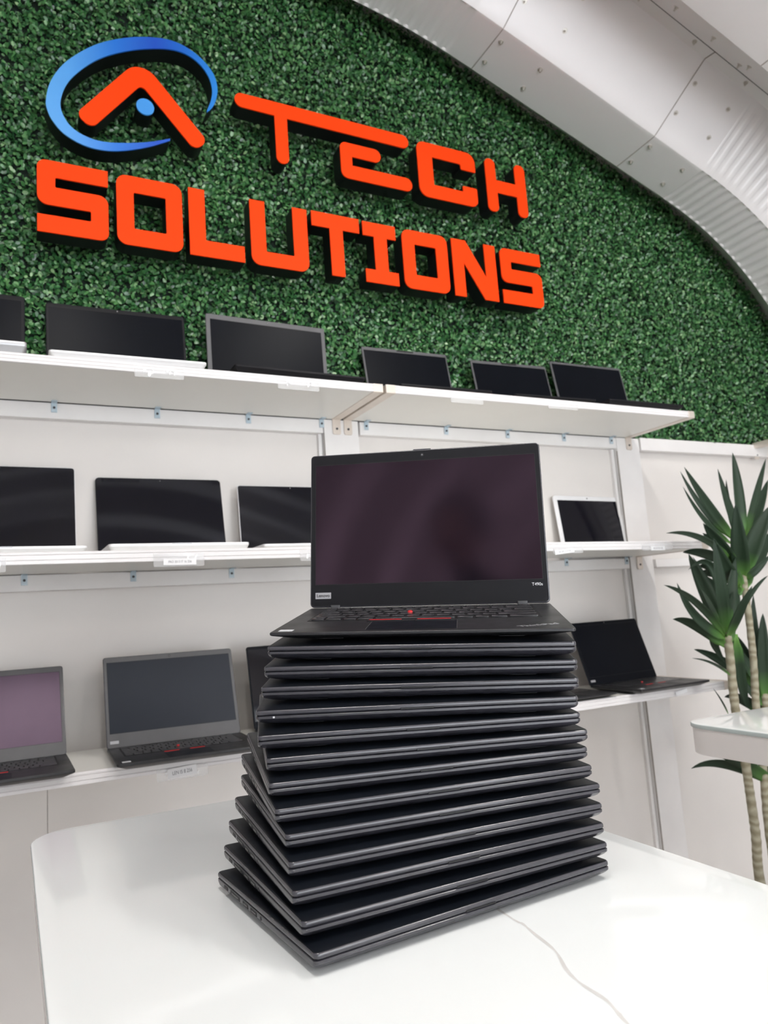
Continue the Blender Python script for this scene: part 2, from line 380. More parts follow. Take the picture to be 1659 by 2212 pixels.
# ------------------------------------------------------------------ sign
SY = 1.840; SZH = .055
def rounded(pts, seg=6):
    """pts: (x, z, r) loop -> polygon with rounded corners"""
    out = []; n = len(pts)
    for i in range(n):
        p = Vector(pts[i][:2]); a = Vector(pts[i-1][:2]); c = Vector(pts[(i+1) % n][:2]); r = pts[i][2] if len(pts[i]) > 2 else 0
        u = (a - p); v = (c - p); lu, lv = u.length, v.length; u.normalize(); v.normalize()
        if r <= 0: out.append(tuple(p)); continue
        ang = u.angle(v); t = min(r / math.tan(ang/2), lu*.499, lv*.499); r_ = t*math.tan(ang/2)
        cen = p + (u + v).normalized() * (r_ / math.sin(ang/2)); s0 = p + u*t - cen; s1 = p + v*t - cen
        a0 = math.atan2(s0.y, s0.x); da = math.atan2(s1.y, s1.x) - a0
        while da > PI: da -= 2*PI
        while da < -PI: da += 2*PI
        for k_ in range(seg + 1):
            q = a0 + da*k_/seg; out.append((cen.x + r_*math.cos(q), cen.y + r_*math.sin(q)))
    return out
def solid(name, loops, y0, y1, m, parent, org):
    """flat letter shape with holes, extruded along Y"""
    cu = bpy.data.curves.new(name, 'CURVE'); cu.dimensions = '2D'; cu.fill_mode = 'BOTH'; cu.extrude = abs(y1 - y0)/2
    for lp in loops:
        sp = cu.splines.new('POLY'); sp.points.add(len(lp) - 1); sp.use_cyclic_u = True
        for i, (x, z) in enumerate(lp): sp.points[i].co = (x - org[0], z - org[1], 0, 1)
    tmp = bpy.data.objects.new('tmp', cu); COL.objects.link(tmp); dg = bpy.context.evaluated_depsgraph_get()
    me = bpy.data.meshes.new_from_object(tmp.evaluated_get(dg)); bpy.data.objects.remove(tmp); bpy.data.curves.remove(cu)
    me.transform(Matrix.Translation((0, (y0+y1)/2 - SY, 0)) @ Matrix.Rotation(R(90), 4, 'X')); me.name = name
    me.materials.clear(); me.materials.append(m); o = bpy.data.objects.new(name, me); COL.objects.link(o); o.parent = parent; return o
def letter(name, label, loops, face='orange', cat='sign letter', group=None):
    xs_ = [p[0] for p in loops[0]]; zs_ = [p[1] for p in loops[0]]; org = ((min(xs_)+max(xs_))/2, (min(zs_)+max(zs_))/2)
    e_ = empty(name, loc=(org[0], SY, org[1]), label=label, cat=cat, group=group)
    solid('face', loops, SY, SY+.004, M[face], e_, org); solid('return_side', loops, SY+.0042, SY+SZH, M['return'], e_, org)
    st = MB()
    for dx in (-.6, .6):                                   # two stand-off studs into the foliage
        px = loops[0][0 if dx < 0 else len(loops[0])//2]
        q = Vector(px)*.94 + Vector(org)*.06
    return e_
B_, T_ = 1.291, 1.492; st_ = .045; r0 = .022; ri = .004
def gS(x0, x1):
    zt_, zb = T_, B_; g1, g2 = 1.418, 1.3675; a1, a2 = 1.446, 1.339
    return [rounded([(x0, zt_, r0), (x1, zt_, 0), (x1, a1, 0), (x0+st_-.001, a1, ri), (x0+st_-.001, g1, ri), (x1, g1, .024), (x1, zb, r0), (x0, zb, 0), (x0, a2, 0), (x1-st_+.001, a2, ri), (x1-st_+.001, g2, ri), (x0, g2, .026)])]
def gO(x0, x1): return [rounded([(x0, T_, .027), (x1, T_, .027), (x1, B_, .027), (x0, B_, .027)]), rounded([(x0+st_, T_-.047, ri), (x1-st_, T_-.047, ri), (x1-st_, B_+.048, ri), (x0+st_, B_+.048, ri)])]
G2 = 'orange letters of the lower row'; G1 = 'orange letters of the upper row'
letter('sign_letter', 'orange letter S starting the lower row of the sign', gS(.066, .242), group=G2)
letter('sign_letter', 'orange letter O between the first S and the L in the lower row', gO(.264, .441), group=G2)
letter('sign_letter', 'orange letter L in the lower row of the sign', [rounded([(.460, T_, 0), (.506, T_, 0), (.506, B_+.048, 0), (.619, B_+.048, 0), (.619, B_, 0), (.460, B_, 0)])], group=G2)
letter('sign_letter', 'orange letter U in the lower row of the sign', [rounded([(.640, T_, 0), (.686, T_, 0), (.686, B_+.044, ri), (.774, B_+.044, ri), (.774, T_, 0), (.820, T_, 0), (.820, B_, .028), (.640, B_, .028)])], group=G2)
letter('sign_letter', 'square-cornered orange letter T in the lower row, after the U', [rounded([(.836, T_+.002, 0), (.997, T_+.002, 0), (.997, T_-.045, 0), (.939, T_-.045, 0), (.939, B_+.003, 0), (.895, B_+.003, 0), (.895, T_-.045, 0), (.836, T_-.045, 0)])], group=G2)
letter('sign_letter', 'orange letter I with serif bars in the lower row of the sign', [rounded([(1.010, T_, 0), (1.127, T_, 0), (1.127, T_-.046, 0), (1.094, T_-.046, 0), (1.094, B_+.043, 0), (1.129, B_+.043, 0), (1.129, B_, 0), (1.012, B_, 0), (1.012, B_+.043, 0), (1.048, B_+.043, 0), (1.048, T_-.046, 0), (1.010, T_-.046, 0)])], group=G2)
letter('sign_letter', 'orange letter O between the I and the N in the lower row', gO(1.151, 1.323), group=G2)
letter('sign_letter', 'orange letter N in the lower row of the sign', [rounded([(1.342, T_, 0), (1.398, T_, 0), (1.474, 1.372, 0), (1.474, T_, 0), (1.519, T_, 0), (1.519, B_, 0), (1.463, B_, 0), (1.386, 1.412, 0), (1.386, B_, 0), (1.342, B_, 0)])], group=G2)
letter('sign_letter', 'orange letter S ending the lower row of the sign', gS(1.540, 1.715), group=G2)
letter('sign_letter', 'orange letter T with a long bar reaching over the E, upper row', [rounded([(.610, 1.830, .0225), (1.205, 1.828, .0225), (1.205, 1.782, .0225), (.774, 1.783, 0), (.774, 1.630, .0195), (.734, 1.630, .0195), (.734, 1.784, 0), (.610, 1.785, .0225)])], group=G1)
letter('sign_letter', 'orange letter E tucked under the long bar of the T, upper row', [rounded([(.950, 1.751, .020), (1.095, 1.751, .022), (1.095, 1.706, .022), (.990, 1.706, 0), (.990, 1.675, 0), (1.207, 1.675, .0225), (1.207, 1.629, .0225), (.950, 1.629, .024)])], group=G1)
letter('sign_letter', 'orange letter C in the upper row of the sign', [rounded([(1.236, 1.823, .028), (1.469, 1.823, .036), (1.469, 1.755, .002), (1.409, 1.755, .006), (1.409, 1.774, .006), (1.294, 1.774, 0), (1.294, 1.673, 0), (1.411, 1.673, .003), (1.411, 1.694, .003), (1.469, 1.694, .006), (1.469, 1.625, .026), (1.236, 1.625, .034)])], group=G1)
letter('sign_letter', 'orange letter H ending the upper row of the sign', [rounded([(1.513, 1.823, .0195), (1.556, 1.823, .0195), (1.556, 1.746, 0), (1.641, 1.746, 0), (1.641, 1.825, .0195), (1.686, 1.825, .0195), (1.686, 1.625, .0195), (1.643, 1.625, .0195), (1.643, 1.699, 0), (1.557, 1.699, 0), (1.557, 1.625, .0195), (1.513, 1.625, .0195)])], group=G1)
# chevron
def stroke(path, w, rj=.03, cap=.024):
    pass
ap_ = Vector((.338, 1.817)); la = Vector((.183, 1.626)); ra = Vector((.503, 1.629)); hw = .0262
dl = (ap_ - la).normalized(); nl = Vector((-dl.y, dl.x)); dr = (ra - ap_).normalized(); nr = Vector((-dr.y, dr.x))
def isect(p, d, q, e2):
    t = ((q - p).x*e2.y - (q - p).y*e2.x) / (d.x*e2.y - d.y*e2.x); return p + d*t
oo = isect(la + nl*hw, dl, ra + nr*hw, dr); ii = isect(la - nl*hw, dl, ra - nr*hw, dr)
letter('sign_chevron', 'orange chevron shaped like a letter A inside the blue logo ring', [rounded([(*(la + nl*hw), .022), (*oo, .052), (*(ra + nr*hw), .022), (*(ra - nr*hw), .022), (*ii, .014), (*(la - nl*hw), .022)], 10)], cat='sign part')
# ring
def smooth_loop(pts, n=8):
    out = []; m_ = len(pts)
    for i in range(m_ - 1):
        p0, p1, p2, p3 = [Vector(pts[j]) for j in (max(i-1, 0), i, i+1, min(i+2, m_-1))]
        for k_ in range(n):
            t = k_/n; out.append(tuple(.5*((2*p1) + (p2-p0)*t + (2*p0-5*p1+4*p2-p3)*t*t + (3*p1-p0-3*p2+p3)*t**3)))
    out.append(tuple(pts[-1])); return out
outer = [(.524, 1.740), (.5425, 1.762), (.5555, 1.797), (.558, 1.834), (.547, 1.872), (.514, 1.909), (.467, 1.934), (.414, 1.941), (.348, 1.928), (.284, 1.903), (.222, 1.867), (.167, 1.819), (.126, 1.769), (.099, 1.714), (.089, 1.662), (.0925, 1.635), (.104, 1.609), (.129, 1.580), (.164, 1.561), (.205, 1.552), (.253, 1.555), (.302, 1.569), (.359, 1.593), (.414, 1.624)]
inner = [(.414, 1.630), (.359, 1.607), (.302, 1.590), (.241, 1.578), (.193, 1.581), (.153, 1.600), (.130, 1.634), (.126, 1.673), (.143, 1.726), (.179, 1.777), (.227, 1.824), (.284, 1.861), (.347, 1.890), (.413, 1.910), (.460, 1.912), (.500, 1.896), (.530, 1.863), (.542, 1.822), (.5385, 1.785), (.524, 1.745)]
letter('sign_ring', 'blue open oval ring of the logo around the orange chevron', [smooth_loop(outer) + smooth_loop(inner)], 'ring', 'sign part')
letter('sign_dot', 'light blue round dot under the orange chevron of the logo', [[(.3475 + .0245*math.cos(2*PI*i/40), 1.711 + .0245*math.sin(2*PI*i/40)) for i in range(40)]], 'dot', 'sign part')

# ------------------------------------------------------------------ shelves
SF, SB = 1.665, 1.951
def shelf(name, label, x0, x1, ztop, zbot, caps=(True, True), clips=(), tilt=0, group='white wall shelves'):
    cx_ = (x0 + x1)/2; t = empty(name, loc=(cx_, SF, ztop), label=label, cat='shelf', group=group); t.rotation_euler = (0, tilt, 0); h = ztop - zbot
    a, b_ = x0 - cx_, x1 - cx_
    MB().box((a, .006, -h+.0006), (b_, SB-SF, 0)).build('board', M['board'], t, bevel=.0006)
    pr = [(.006, 0), (.002, 0), (0, -.002), (0, -.0055), (.0022, -.0068), (0, -.0082), (0, -h*.62), (.0022, -h*.62-.0014), (0, -h*.62-.003), (0, -h+.001), (.0012, -h), (.006, -h)]
    MB().extrude_x(pr, a, b_).build('edge_strip', M['edge'], t)
    aw_ = .0305
    for on, xa, xb in ((caps[0], a - aw_, a), (caps[1], b_, b_ + aw_)):
        if not on: continue
        mb = MB(); mb.box((xa, -.0005, -h-.001), (xb, SB-SF, .0005)); e_ = mb.build('end_bracket', M['satin'], t, bevel=.0012)
        w2 = .0275; xm = (xa+xb)/2
        lp = rounded([(xm-w2/2, -h, 0), (xm+w2/2, -h, 0), (xm+w2/2, -h-.048, .006), (xm-w2/2, -h-.048, .006)])
        mb = MB(); mb.loft([[(x, SB-SF-.0045, z) for x, z in lp], [(x, SB-SF-.0008, z) for x, z in lp]]); q = mb.build('mounting_tab', M['satin'], t, bevel=.0008)
        MB().cyl((xm, SB-SF-.0065, -h-.030), .0036, .0024, 'y').build('screw', M['screw'], q)
    for xc in clips:
        xx = xc - cx_; y1 = SB - SF + .003
        mb = MB(); mb.box((xx-.0075, y1-.003, -h-.027), (xx+.0075, y1-.0006, -h)); mb.box((xx-.0075, y1-.024, -h-.0022), (xx+.0075, y1-.0006, -h-.0002))
        c = mb.build('angle_clip', M['clip'], t, bevel=.0005)
        MB().cyl((xx, y1-.0048, -h-.0145), .0034, .0022, 'y').build('screw', M['screw'], c)
    return t
ZT, ZM, ZB = .8960, .4475, -.0262
shelf('wall_shelf', 'white wall shelf at the top left, carrying three laptops below the sign', -1.05, .9122, ZT, .8734, (False, True), (-.16, .108, .377, .643, .895-.016))
shelf('wall_shelf', 'white wall shelf at the top right, its free end reaching past the white post', .9822, 2.147, ZT+.0005, .8737, (True, True), (1.034, 1.336, 1.591, 1.846, 2.078))
shelf('wall_shelf', 'white middle shelf on the left, carrying silver laptops with black screens', -1.05, .9122, ZM, .4202, (False, True), (-.23, .034, .301, .572, .86))
shelf('wall_shelf', 'white middle shelf on the right, carrying only the small white-framed laptop', .9822, 2.131, ZM-.0005, .4200, (True, True), (1.05, 1.45, 1.797, 2.085), tilt=R(.38))
shelf('wall_shelf', 'white bottom shelf on the left, carrying black laptops with visible keyboards', -1.05, .9122, ZB, -.0525, (False, True), (.034, .301, .572))
shelf('wall_shelf', 'white bottom shelf on the right, holding the turned black laptop beside the plant', .9822, 2.150, ZB, -.0525, (True, True), (1.3, 1.7))
shelf('wall_shelf', 'short piece of white shelf at the right edge above the plant', 2.915, 3.07, ZT-.012, .862, (True, False), ())

# ------------------------------------------------------------------ price holders
def text_mesh(body, size, m, parent, Mx, name='printed_text', extrude=.0001, bold=False):
    cu = bpy.data.curves.new('t', 'FONT'); cu.body = body; cu.size = size; cu.extrude = extrude; cu.align_x = 'CENTER'; cu.align_y = 'CENTER'
    if bold: cu.offset = size*.012
    tmp = bpy.data.objects.new('tmp', cu); COL.objects.link(tmp); dg = bpy.context.evaluated_depsgraph_get()
    me = bpy.data.meshes.new_from_object(tmp.evaluated_get(dg)); bpy.data.objects.remove(tmp); bpy.data.curves.remove(cu)
    me.name = name; me.materials.clear(); me.materials.append(m); o = bpy.data.objects.new(name, me); COL.objects.link(o); o.parent = parent; o.matrix_local = Mx; return o
def holder(label, x0, x1, z0, z1, paper=None, text=None, residue=0, prot=0, clear=True, seed=1):
    xc = (x0+x1)/2; y = SF - .0026; t = empty('price_holder', loc=(xc, y, z0), label=label, cat='price holder', group='clear price holders on the shelf edges'); rs = random.Random(seed)
    if clear:
        w_, h_ = x1-x0, z1-z0
        mb = MB(); lp = rounded([(-w_/2, h_, .001), (w_/2, h_, .001), (w_/2, 0, .003), (-w_/2, 0, .003)])
        mb.loft([[(x, .0010, z) for x, z in lp], [(x, .0020, z) for x, z in lp]])
        mb.box((-w_/2+.002, -.0012, 0), (w_/2-.002, .001, .0011)); mb.box((-w_/2, -.0012, .001), (-w_/2+.001, .001, h_*.6)); mb.box((w_/2-.001, -.0012, .001), (w_/2, .001, h_*.6))
        mb.build('clear_strip', M['holder'], t)
    if residue:
        for k_ in range(residue):
            cx_ = rs.choice((-.24, .27))*(x1-x0) + rs.uniform(-.016, .016); cz_ = rs.uniform(.004, (z1-z0)-.004); n_ = 7; ph = rs.uniform(0, 6)
            a_ = rs.uniform(.0012, .0042); b2 = rs.uniform(.003, .008)
            lp = [(cx_ + a_*rs.uniform(.5, 1.2)*math.cos(2*PI*i/n_) + .25*b2*math.sin(2*PI*i/n_), max(0, cz_ + b2*rs.uniform(.5, 1.1)*math.sin(2*PI*i/n_))) for i in range(n_)]
            MB().loft([[(x, -.0004 - .00005*k_, z) for x, z in lp], [(x, .0008, z) for x, z in lp]]).build('tape_residue', M['residue'], t)
    if paper:
        px0, px1, pz0, pz1 = paper; w_ = px1-px0; h_ = pz1-pz0; mb = MB(); mb.box((-w_/2, -.0003, -h_/2), (w_/2, .0003, h_/2))
        p = mb.build('paper_label', M['paper'], t, M=Matrix.Translation(((px0+px1)/2 - xc, -.0006, (pz0+pz1)/2 - z0)) @ Matrix.Rotation(prot, 4, 'Y'))
        if text: text_mesh(text, h_*.52, M['ink'], p, Matrix.Translation((0, -.0005, 0)) @ Matrix.Rotation(R(90), 4, 'X') @ Matrix.Scale(min(1, w_*.86/(len(text)*h_*.52*.56)), 4, (1, 0, 0)))
    return t
holder('clear holder with torn white residue under the wide laptop, top left shelf', .271, .388, .8620, .888, residue=11, seed=3)
holder('clear holder with torn white residue under the second large laptop, top shelf', .632, .747, .8600, .886, residue=8, seed=8)
holder('empty clear holder just right of the double shelf bracket, top shelf', 1.164, 1.276, .8600, .886)
holder('faint empty clear holder near the last two laptops, top right shelf', 1.524, 1.642, .8660, .890)
holder('clear holder with a printed paper strip, middle left shelf', .303, .421, .4075, .438, paper=(.325, .402, .4105, .4255), text='PRO 2013 I7 16 256', residue=2, seed=5)
holder('clear holder with residue cut off by the left edge, middle shelf', -.125, -.007, .4060, .437, residue=6, seed=12)
holder('clear holder half hidden behind the open laptop screen, middle shelf', .668, .79, .4120, .441, residue=2, seed=2)
holder('crooked paper label under the white-framed laptop, middle right shelf', 1.485, 1.60, .4130, .437, paper=(1.489, 1.564, .4120, .4250), text='AIR 2015 I5 8 256', prot=R(-5))
holder('small straight paper label at the far end of the middle right shelf', 1.850, 1.985, .4150, .436, paper=(1.887, 1.950, .4140, .4270), text='AIR 2017 I5 8 128')
holder('bent paper label sticking out of its holder, bottom left shelf', .297, .412, -.0700, -.046, paper=(.320, .386, -.0660, -.0440), text='LEN I5 8 256', residue=4, prot=R(-3), seed=9)
holder('small slanted paper label under the turned laptop, bottom right shelf', 1.90, 1.99, -.0500, -.032, paper=(1.918, 1.971, -.0460, -.0340), prot=R(-7), clear=False)

# ------------------------------------------------------------------ laptops
def lid_parts(t, w, d, ang, y_h, th, scr_m, bez_m, shell_m, margins, cr=.006, cam=True, zlift=.0, badge=None, full_glass=False, th_l=.0050):
    """open lid: local X right, Z up the lid, hinge at the origin"""
    Mx = Matrix.Translation((0, y_h, zlift)) @ Matrix.Rotation(-ang, 4, 'X')
    mb = MB(); rings = []
    for ins, yy in ((.0012, 0), (.0004, .0004), (0, .0012), (0, th_l-.0012), (.0006, th_l-.0003), (.0016, th_l)):
        rings.append([(p[0], yy, p[1] + d/2) for p in rrect(w-2*ins, d-2*ins, cr, 0)])
    mb.loft(rings); lid = mb.build('lid', shell_m, t, smooth=True, M=Mx)
    l, r, tp, bt = margins
    mb = MB(); ins = .0016
    mb.loft([[(p[0], yy, p[1] + d/2) for p in rrect(w-2*ins, d-2*ins, cr*.8, 0)] for yy in (.0001, -.0004)]); mb.build('bezel', bez_m, lid)
    mb = MB(); sw, sh = w-l-r, d-tp-bt; cx_ = (l-r)/2; cz_ = bt + sh/2
    mb.loft([[(p[0]+cx_, yy, p[1]+cz_) for p in rrect(sw, sh, .0006, 0, 2)] for yy in (-.0002, -.0006)]); mb.build('screen', scr_m, lid)
    if not full_glass:
        mb = MB(); fw = .0006
        for (a0, a1, c0, c1) in ((cx_-sw/2-fw, cx_+sw/2+fw, cz_+sh/2, cz_+sh/2+fw), (cx_-sw/2-fw, cx_+sw/2+fw, cz_-sh/2-fw, cz_-sh/2), (cx_-sw/2-fw, cx_-sw/2, cz_-sh/2, cz_+sh/2), (cx_+sw/2, cx_+sw/2+fw, cz_-sh/2, cz_+sh/2)):
            mb.box((a0, -.0007, c0), (a1, -.0003, c1))
        mb.build('screen_gasket', M['port'], lid)
    if cam:
        q = MB().cyl((0, -.0009, d-tp*.5), .0026, .0006, 'y', 20).build('webcam', M['port'], lid)
        MB().cyl((0, -.0011, d-tp*.5), .0013, .0003, 'y', 16).build('lens', M['port_metal'], q)
    return lid
def keyboard(t, w, yb, yf, z0, m_key, each=False, well=None, zk=.0010):
    """island keys in five rows plus the function row"""
    kw = w; rows = [(.62, 16, None), (1, 14, [1]*13+[1.9]), (1, 14, [1.5]+[1]*12+[1.4]), (1, 13, [1.75]+[1]*11+[2.15]), (1, 12, [2.3]+[1]*10+[2.6]), (1, 9, [1, 1.15, 1, 1.15, 5.3, 1.15, 1, 1.15, 1.9])]
    tot = sum(r[0] for r in rows); hgt = (yb - yf)/tot; y = yb
    kb = MB().loft([rrect(w+.006, yb-yf+.006, .002, z, 3, 0, (yb+yf)/2) for z in (z0-.0006, z0+.0001)]).build('keyboard', M['port'], t)
    cache = {}; allk = MB()
    for rh, n_, ws in rows:
        ws = ws or [1]*n_; u = kw/sum(ws); x = -kw/2; hh = rh*hgt
        for q in ws:
            cx_ = x + q*u/2; cy_ = y - hh/2; ww, dd = q*u - .0026, hh - .0030
            def rings(ox, oy): return [rrect(ww, dd, .0014, z0+.0001, 3, ox, oy), rrect(ww, dd, .0014, z0+zk*.8, 3, ox, oy), rrect(ww-.0008, dd-.0008, .0012, z0+zk, 3, ox, oy)]
            if each:
                key_ = (round(ww, 5), round(dd, 5))
                if key_ not in cache:
                    o = MB().loft(rings(0, 0)).build('key', m_key, kb, smooth=True); cache[key_] = o
                else: o = cache[key_].copy(); COL.objects.link(o)
                o.location = (cx_, cy_, 0)
            else: allk.loft(rings(cx_, cy_))
            x += q*u
        y -= hh
    if not each: allk.build('keys', m_key, kb)
    return kb
def closed_laptop(label=None):
    w, d = .3288, .2258; t = empty('closed_laptop', label=label, cat='laptop', group='closed black laptops of the stack')
    mb = MB(); r = .0045
    mb.loft([rrect(w-2*i, d-2*i, r, z) for i, z in ((.0022, 0), (.0008, -.0003), (.0002, -.0011), (0, -.0020), (0, -.0040), (.0005, -.0047), (.0014, -.0050))])
    lid = mb.build('lid', [M['rubber'], M['rubber_side']], t, smooth=True)
    for p in lid.data.polygons:
        if abs(p.normal.z) < .9: p.material_index = 1
    MB().loft([rrect(.034, .0018, .0008, z, 3, 0, -d/2+.0004) for z in (-.0049, -.0036)]).build('opening_notch', M['port'], lid)
    mb = MB(); mb.loft([rrect(w-2*i, d-2*i2, r, z) for i, i2, z in ((.0016, .0016, -.0054), (.0005, .0005, -.0057), (0, 0, -.0062), (0, 0, -.0082), (0, .0013, -.0095), (.0002, .0034, -.0112), (.0016, .0052, -.0125), (.0085, .0085, -.0146), (.0130, .0115, -.0157))])
    base = mb.build('base', M['rubber_side'], t, smooth=True)
    for (yy, l_, h_, kind) in ((.086, .0095, .0030, 'c'), (.0605, .025, .0036, 'd'), (.033, .0135, .0038, 'a'), (.0125, .0145, .0038, 'h'), (-.0045, .0036, .0036, 'j')):
        mb = MB()
        if kind == 'j': mb.cyl((-w/2-.0002, yy, -.0086), .0018, .0012, 'x', 16)
        else: mb.box((-w/2-.0002, yy-l_/2, -.0086-h_/2), (-w/2+.001, yy+l_/2, -.0086+h_/2))
        p = mb.build('port', M['port'], base)
        if kind in 'adh': MB().box((-w/2-.0004, yy-l_*.34, -.0091), (-w/2, yy+l_*.34, -.0083)).build('port_tongue', M['port_metal'], p)
    for sx in (-1, 1):
        for yy, h_ in ((-.095, .0012), (.092, .0034)):
            MB().loft([rrect(.03, .006, .0028, z, 4, sx*.11, yy) for z in (-.0157, -.0157-h_)]).build('foot', M['port'], base)
    return t
def frame_matrix(x, y, z, t, gx, gy):
    u = Vector((math.cos(t), math.sin(t), 0)); v = Vector((-math.sin(t), math.cos(t), 0))
    u.z = gx*u.x + gy*u.y; v.z = gx*v.x + gy*v.y; u.normalize(); v = (v - u*u.dot(v)).normalized(); w = u.cross(v)
    m4 = Matrix((u, v, w)).transposed().to_4x4(); m4.translation = (x, y, z); return m4
STACK = [(0.4622, 0.7599, 0.2657, -0.6075, 0.0342, 0.1198), (0.4578, 0.7586, 0.2505, -0.5973, 0.0315, 0.1113), (0.4476, 0.7545, 0.2303, -0.5465, 0.0289, 0.1026), (0.4392, 0.7497, 0.2103, -0.5152, 0.0263, 0.0938), (0.4235, 0.7441, 0.1901, -0.4346, 0.0237, 0.0849), (0.4117, 0.7377, 0.1701, -0.3337, 0.021, 0.0759), (0.4114, 0.7318, 0.1506, -0.2818, 0.0184, 0.0668), (0.4024, 0.727, 0.1311, -0.2157, 0.0158, 0.0576), (0.3965, 0.7176, 0.1116, -0.162, 0.0131, 0.0482), (0.3959, 0.7083, 0.0923, -0.121, 0.0105, 0.0388), (0.3882, 0.6994, 0.0732, -0.0809, 0.0079, 0.0293), (0.3807, 0.691, 0.0543, -0.0403, 0.0053, 0.0196), (0.3751, 0.6811, 0.0355, 0.0109, 0.0026, 0.0099), (0.369, 0.6722, 0.0171, 0.0747, 0.0, 0.0)]
NTH = ['', 'topmost closed black laptop, directly under the open one on the stack', 'closed black laptop, second below the open one in the stack', 'closed black laptop, third below the open one in the stack',
 'closed black laptop, fourth below the open one, with a white chip on its corner', 'closed black laptop, fifth below the open one in the stack', 'closed black laptop, sixth below the open one in the stack',
 'closed black laptop in the very middle of the stack, seventh from top and from bottom', 'closed black laptop, sixth from the bottom of the stack', 'closed black laptop, fifth from the bottom of the stack',
 'closed black laptop, fourth from the bottom of the stack', 'closed black laptop, third from the bottom of the stack', 'closed black laptop, second from the bottom of the stack', 'lowest closed black laptop of the stack, lying on the white table']
proto = closed_laptop()
for i in range(1, 14):
    o = proto if i == 1 else copy_tree(proto)
    o.matrix_world = frame_matrix(*STACK[i]); o['label'] = NTH[i]
    if i == 13:
        bs = [c for c in o.children if c.name.startswith('base')][0]
        for c in bs.children:
            if c.name.startswith('foot'): c.location.z = .0022
    if i == 4:
        bs = [c for c in o.children if c.name.startswith('base')][0]
        MB().box((-.1468, -.1131, -.0078), (-.1448, -.1127, -.0060)).build('paint_chip', M['white_ink'], bs)

# the open one on top
w, d = .3288, .2258
op = empty('open_laptop', M=frame_matrix(*STACK[0]), label='open black laptop with red pointing stick on top of the stack', cat='laptop')
mb = MB(); mb.loft([rrect(w-2*i, d-2*i, .0045, z) for i, z in ((.0016, 0), (.0005, -.0003), (0, -.0010), (0, -.0030), (.0012, -.0040), (.024, -.0103), (.026, -.0107))])
base = mb.build('base', M['deck'], op, smooth=True)
for sx in (-1, 1):
    for yy, h_ in ((-.080, .0014), (.080, .0030)): MB().loft([rrect(.03, .006, .0028, z, 4, sx*.10, yy) for z in (-.0107, -.0107-h_)]).build('foot', M['port'], base)
kb = keyboard(op, .2740, .0930, -.0230, .0001, M['key'], each=True, zk=.0019)
MB().loft([rrect(.0062, .0062, .003, .0018, 5, -.0170, .0255), rrect(.0062, .0062, .003, .0040, 5, -.0170, .0255), rrect(.0040, .0040, .0019, .0046, 5, -.0170, .0255)]).build('pointing_stick', M['red'], op, smooth=True)
# three buttons with red lines, touchpad
for xa, xb in ((-.0640, -.0225), (-.0220, -.0070), (-.0065, .0360)):
    b_ = MB().loft([rrect(xb-xa, .0125, .0012, z, 3, (xa+xb)/2, -.0325) for z in (-.0002, .0010)]).build('pad_button', M['deck'], op)
    if xb - xa > .03: MB().box((xa+.002, -.0292, .0009), (xb-.001, -.0272, .0014)).build('red_stripe', M['red'], b_)
mb = MB(); mb.loft([rrect(.0990, .0610, .0025, z, 4, -.0075, -.0705) for z in (-.0002, .0004)]); mb.build('touchpad', M['rubber'], op)
for x_ in (-.0575, .0425): MB().box((x_-.0002, -.1010, .0003), (x_+.0002, -.0400, .0006)).build('pad_edge', M['bezel_grey'], op)
s_ = MB().box((-.1560, -.1045, 0), (-.1400, -.0920, .0002)).build('sticker', M['sticker'], op); s_['label'] = 'small silver sticker on the palm rest'
text_mesh('ThinkPad', .0125, M['badge'], op, Matrix.Translation((.1290, -.0870, .0002)) @ Matrix.Rotation(R(24), 4, 'Z'), 'palm_rest_logo', bold=True)
MB().cyl((-.1215, .0985, 0), .003, .0004, n=16).build('power_light', M['port_metal'], op) if False else None
for sx in (-1, 1): MB().loft([rrect(.0130, .0075, .002, z, 4, sx*.128, .1075) for z in (0, .0042)]).build('hinge', M['bezel_grey'], op, smooth=True)
lid = lid_parts(op, w, .2258, .2259, .1069, .005, M['scr_main'], M['bezel'], M['rubber_side'], (.0078, .0078, .0165, .0325), cr=.0055, zlift=.0012)
pl = MB().loft([[(p[0]-.1455, yy, p[1]+.0165) for p in rrect(.0225, .0088, .0004, 0, 2)] for yy in (-.0002, -.0007)]).build('badge', M['badge'], lid); pl['label'] = 'grey badge reading Lenovo'
text_mesh('Lenovo', .0062, M['port'], lid, Matrix.Translation((-.1455, -.0009, .0165)) @ Matrix.Rotation(R(90), 4, 'X') @ Matrix.Scale(1.0, 4), 'badge_text', bold=True)
text_mesh('T490s', .0058, M['white_ink'], lid, Matrix.Translation((.1490, -.0006, .0250)) @ Matrix.Rotation(R(90), 4, 'X'), 'model_text')
for x_ in (-.028, .028): MB().cyl((x_, -.0006, .2175), .0006, .0003, 'y', 8).build('microphone', M['port'], lid)
MB().loft([rrect(.026, .0050, .0018, z, 4, 0, .0024) for z in (.2252, .2267)]).build('shutter_tab', M['rubber_side'], lid, smooth=True)

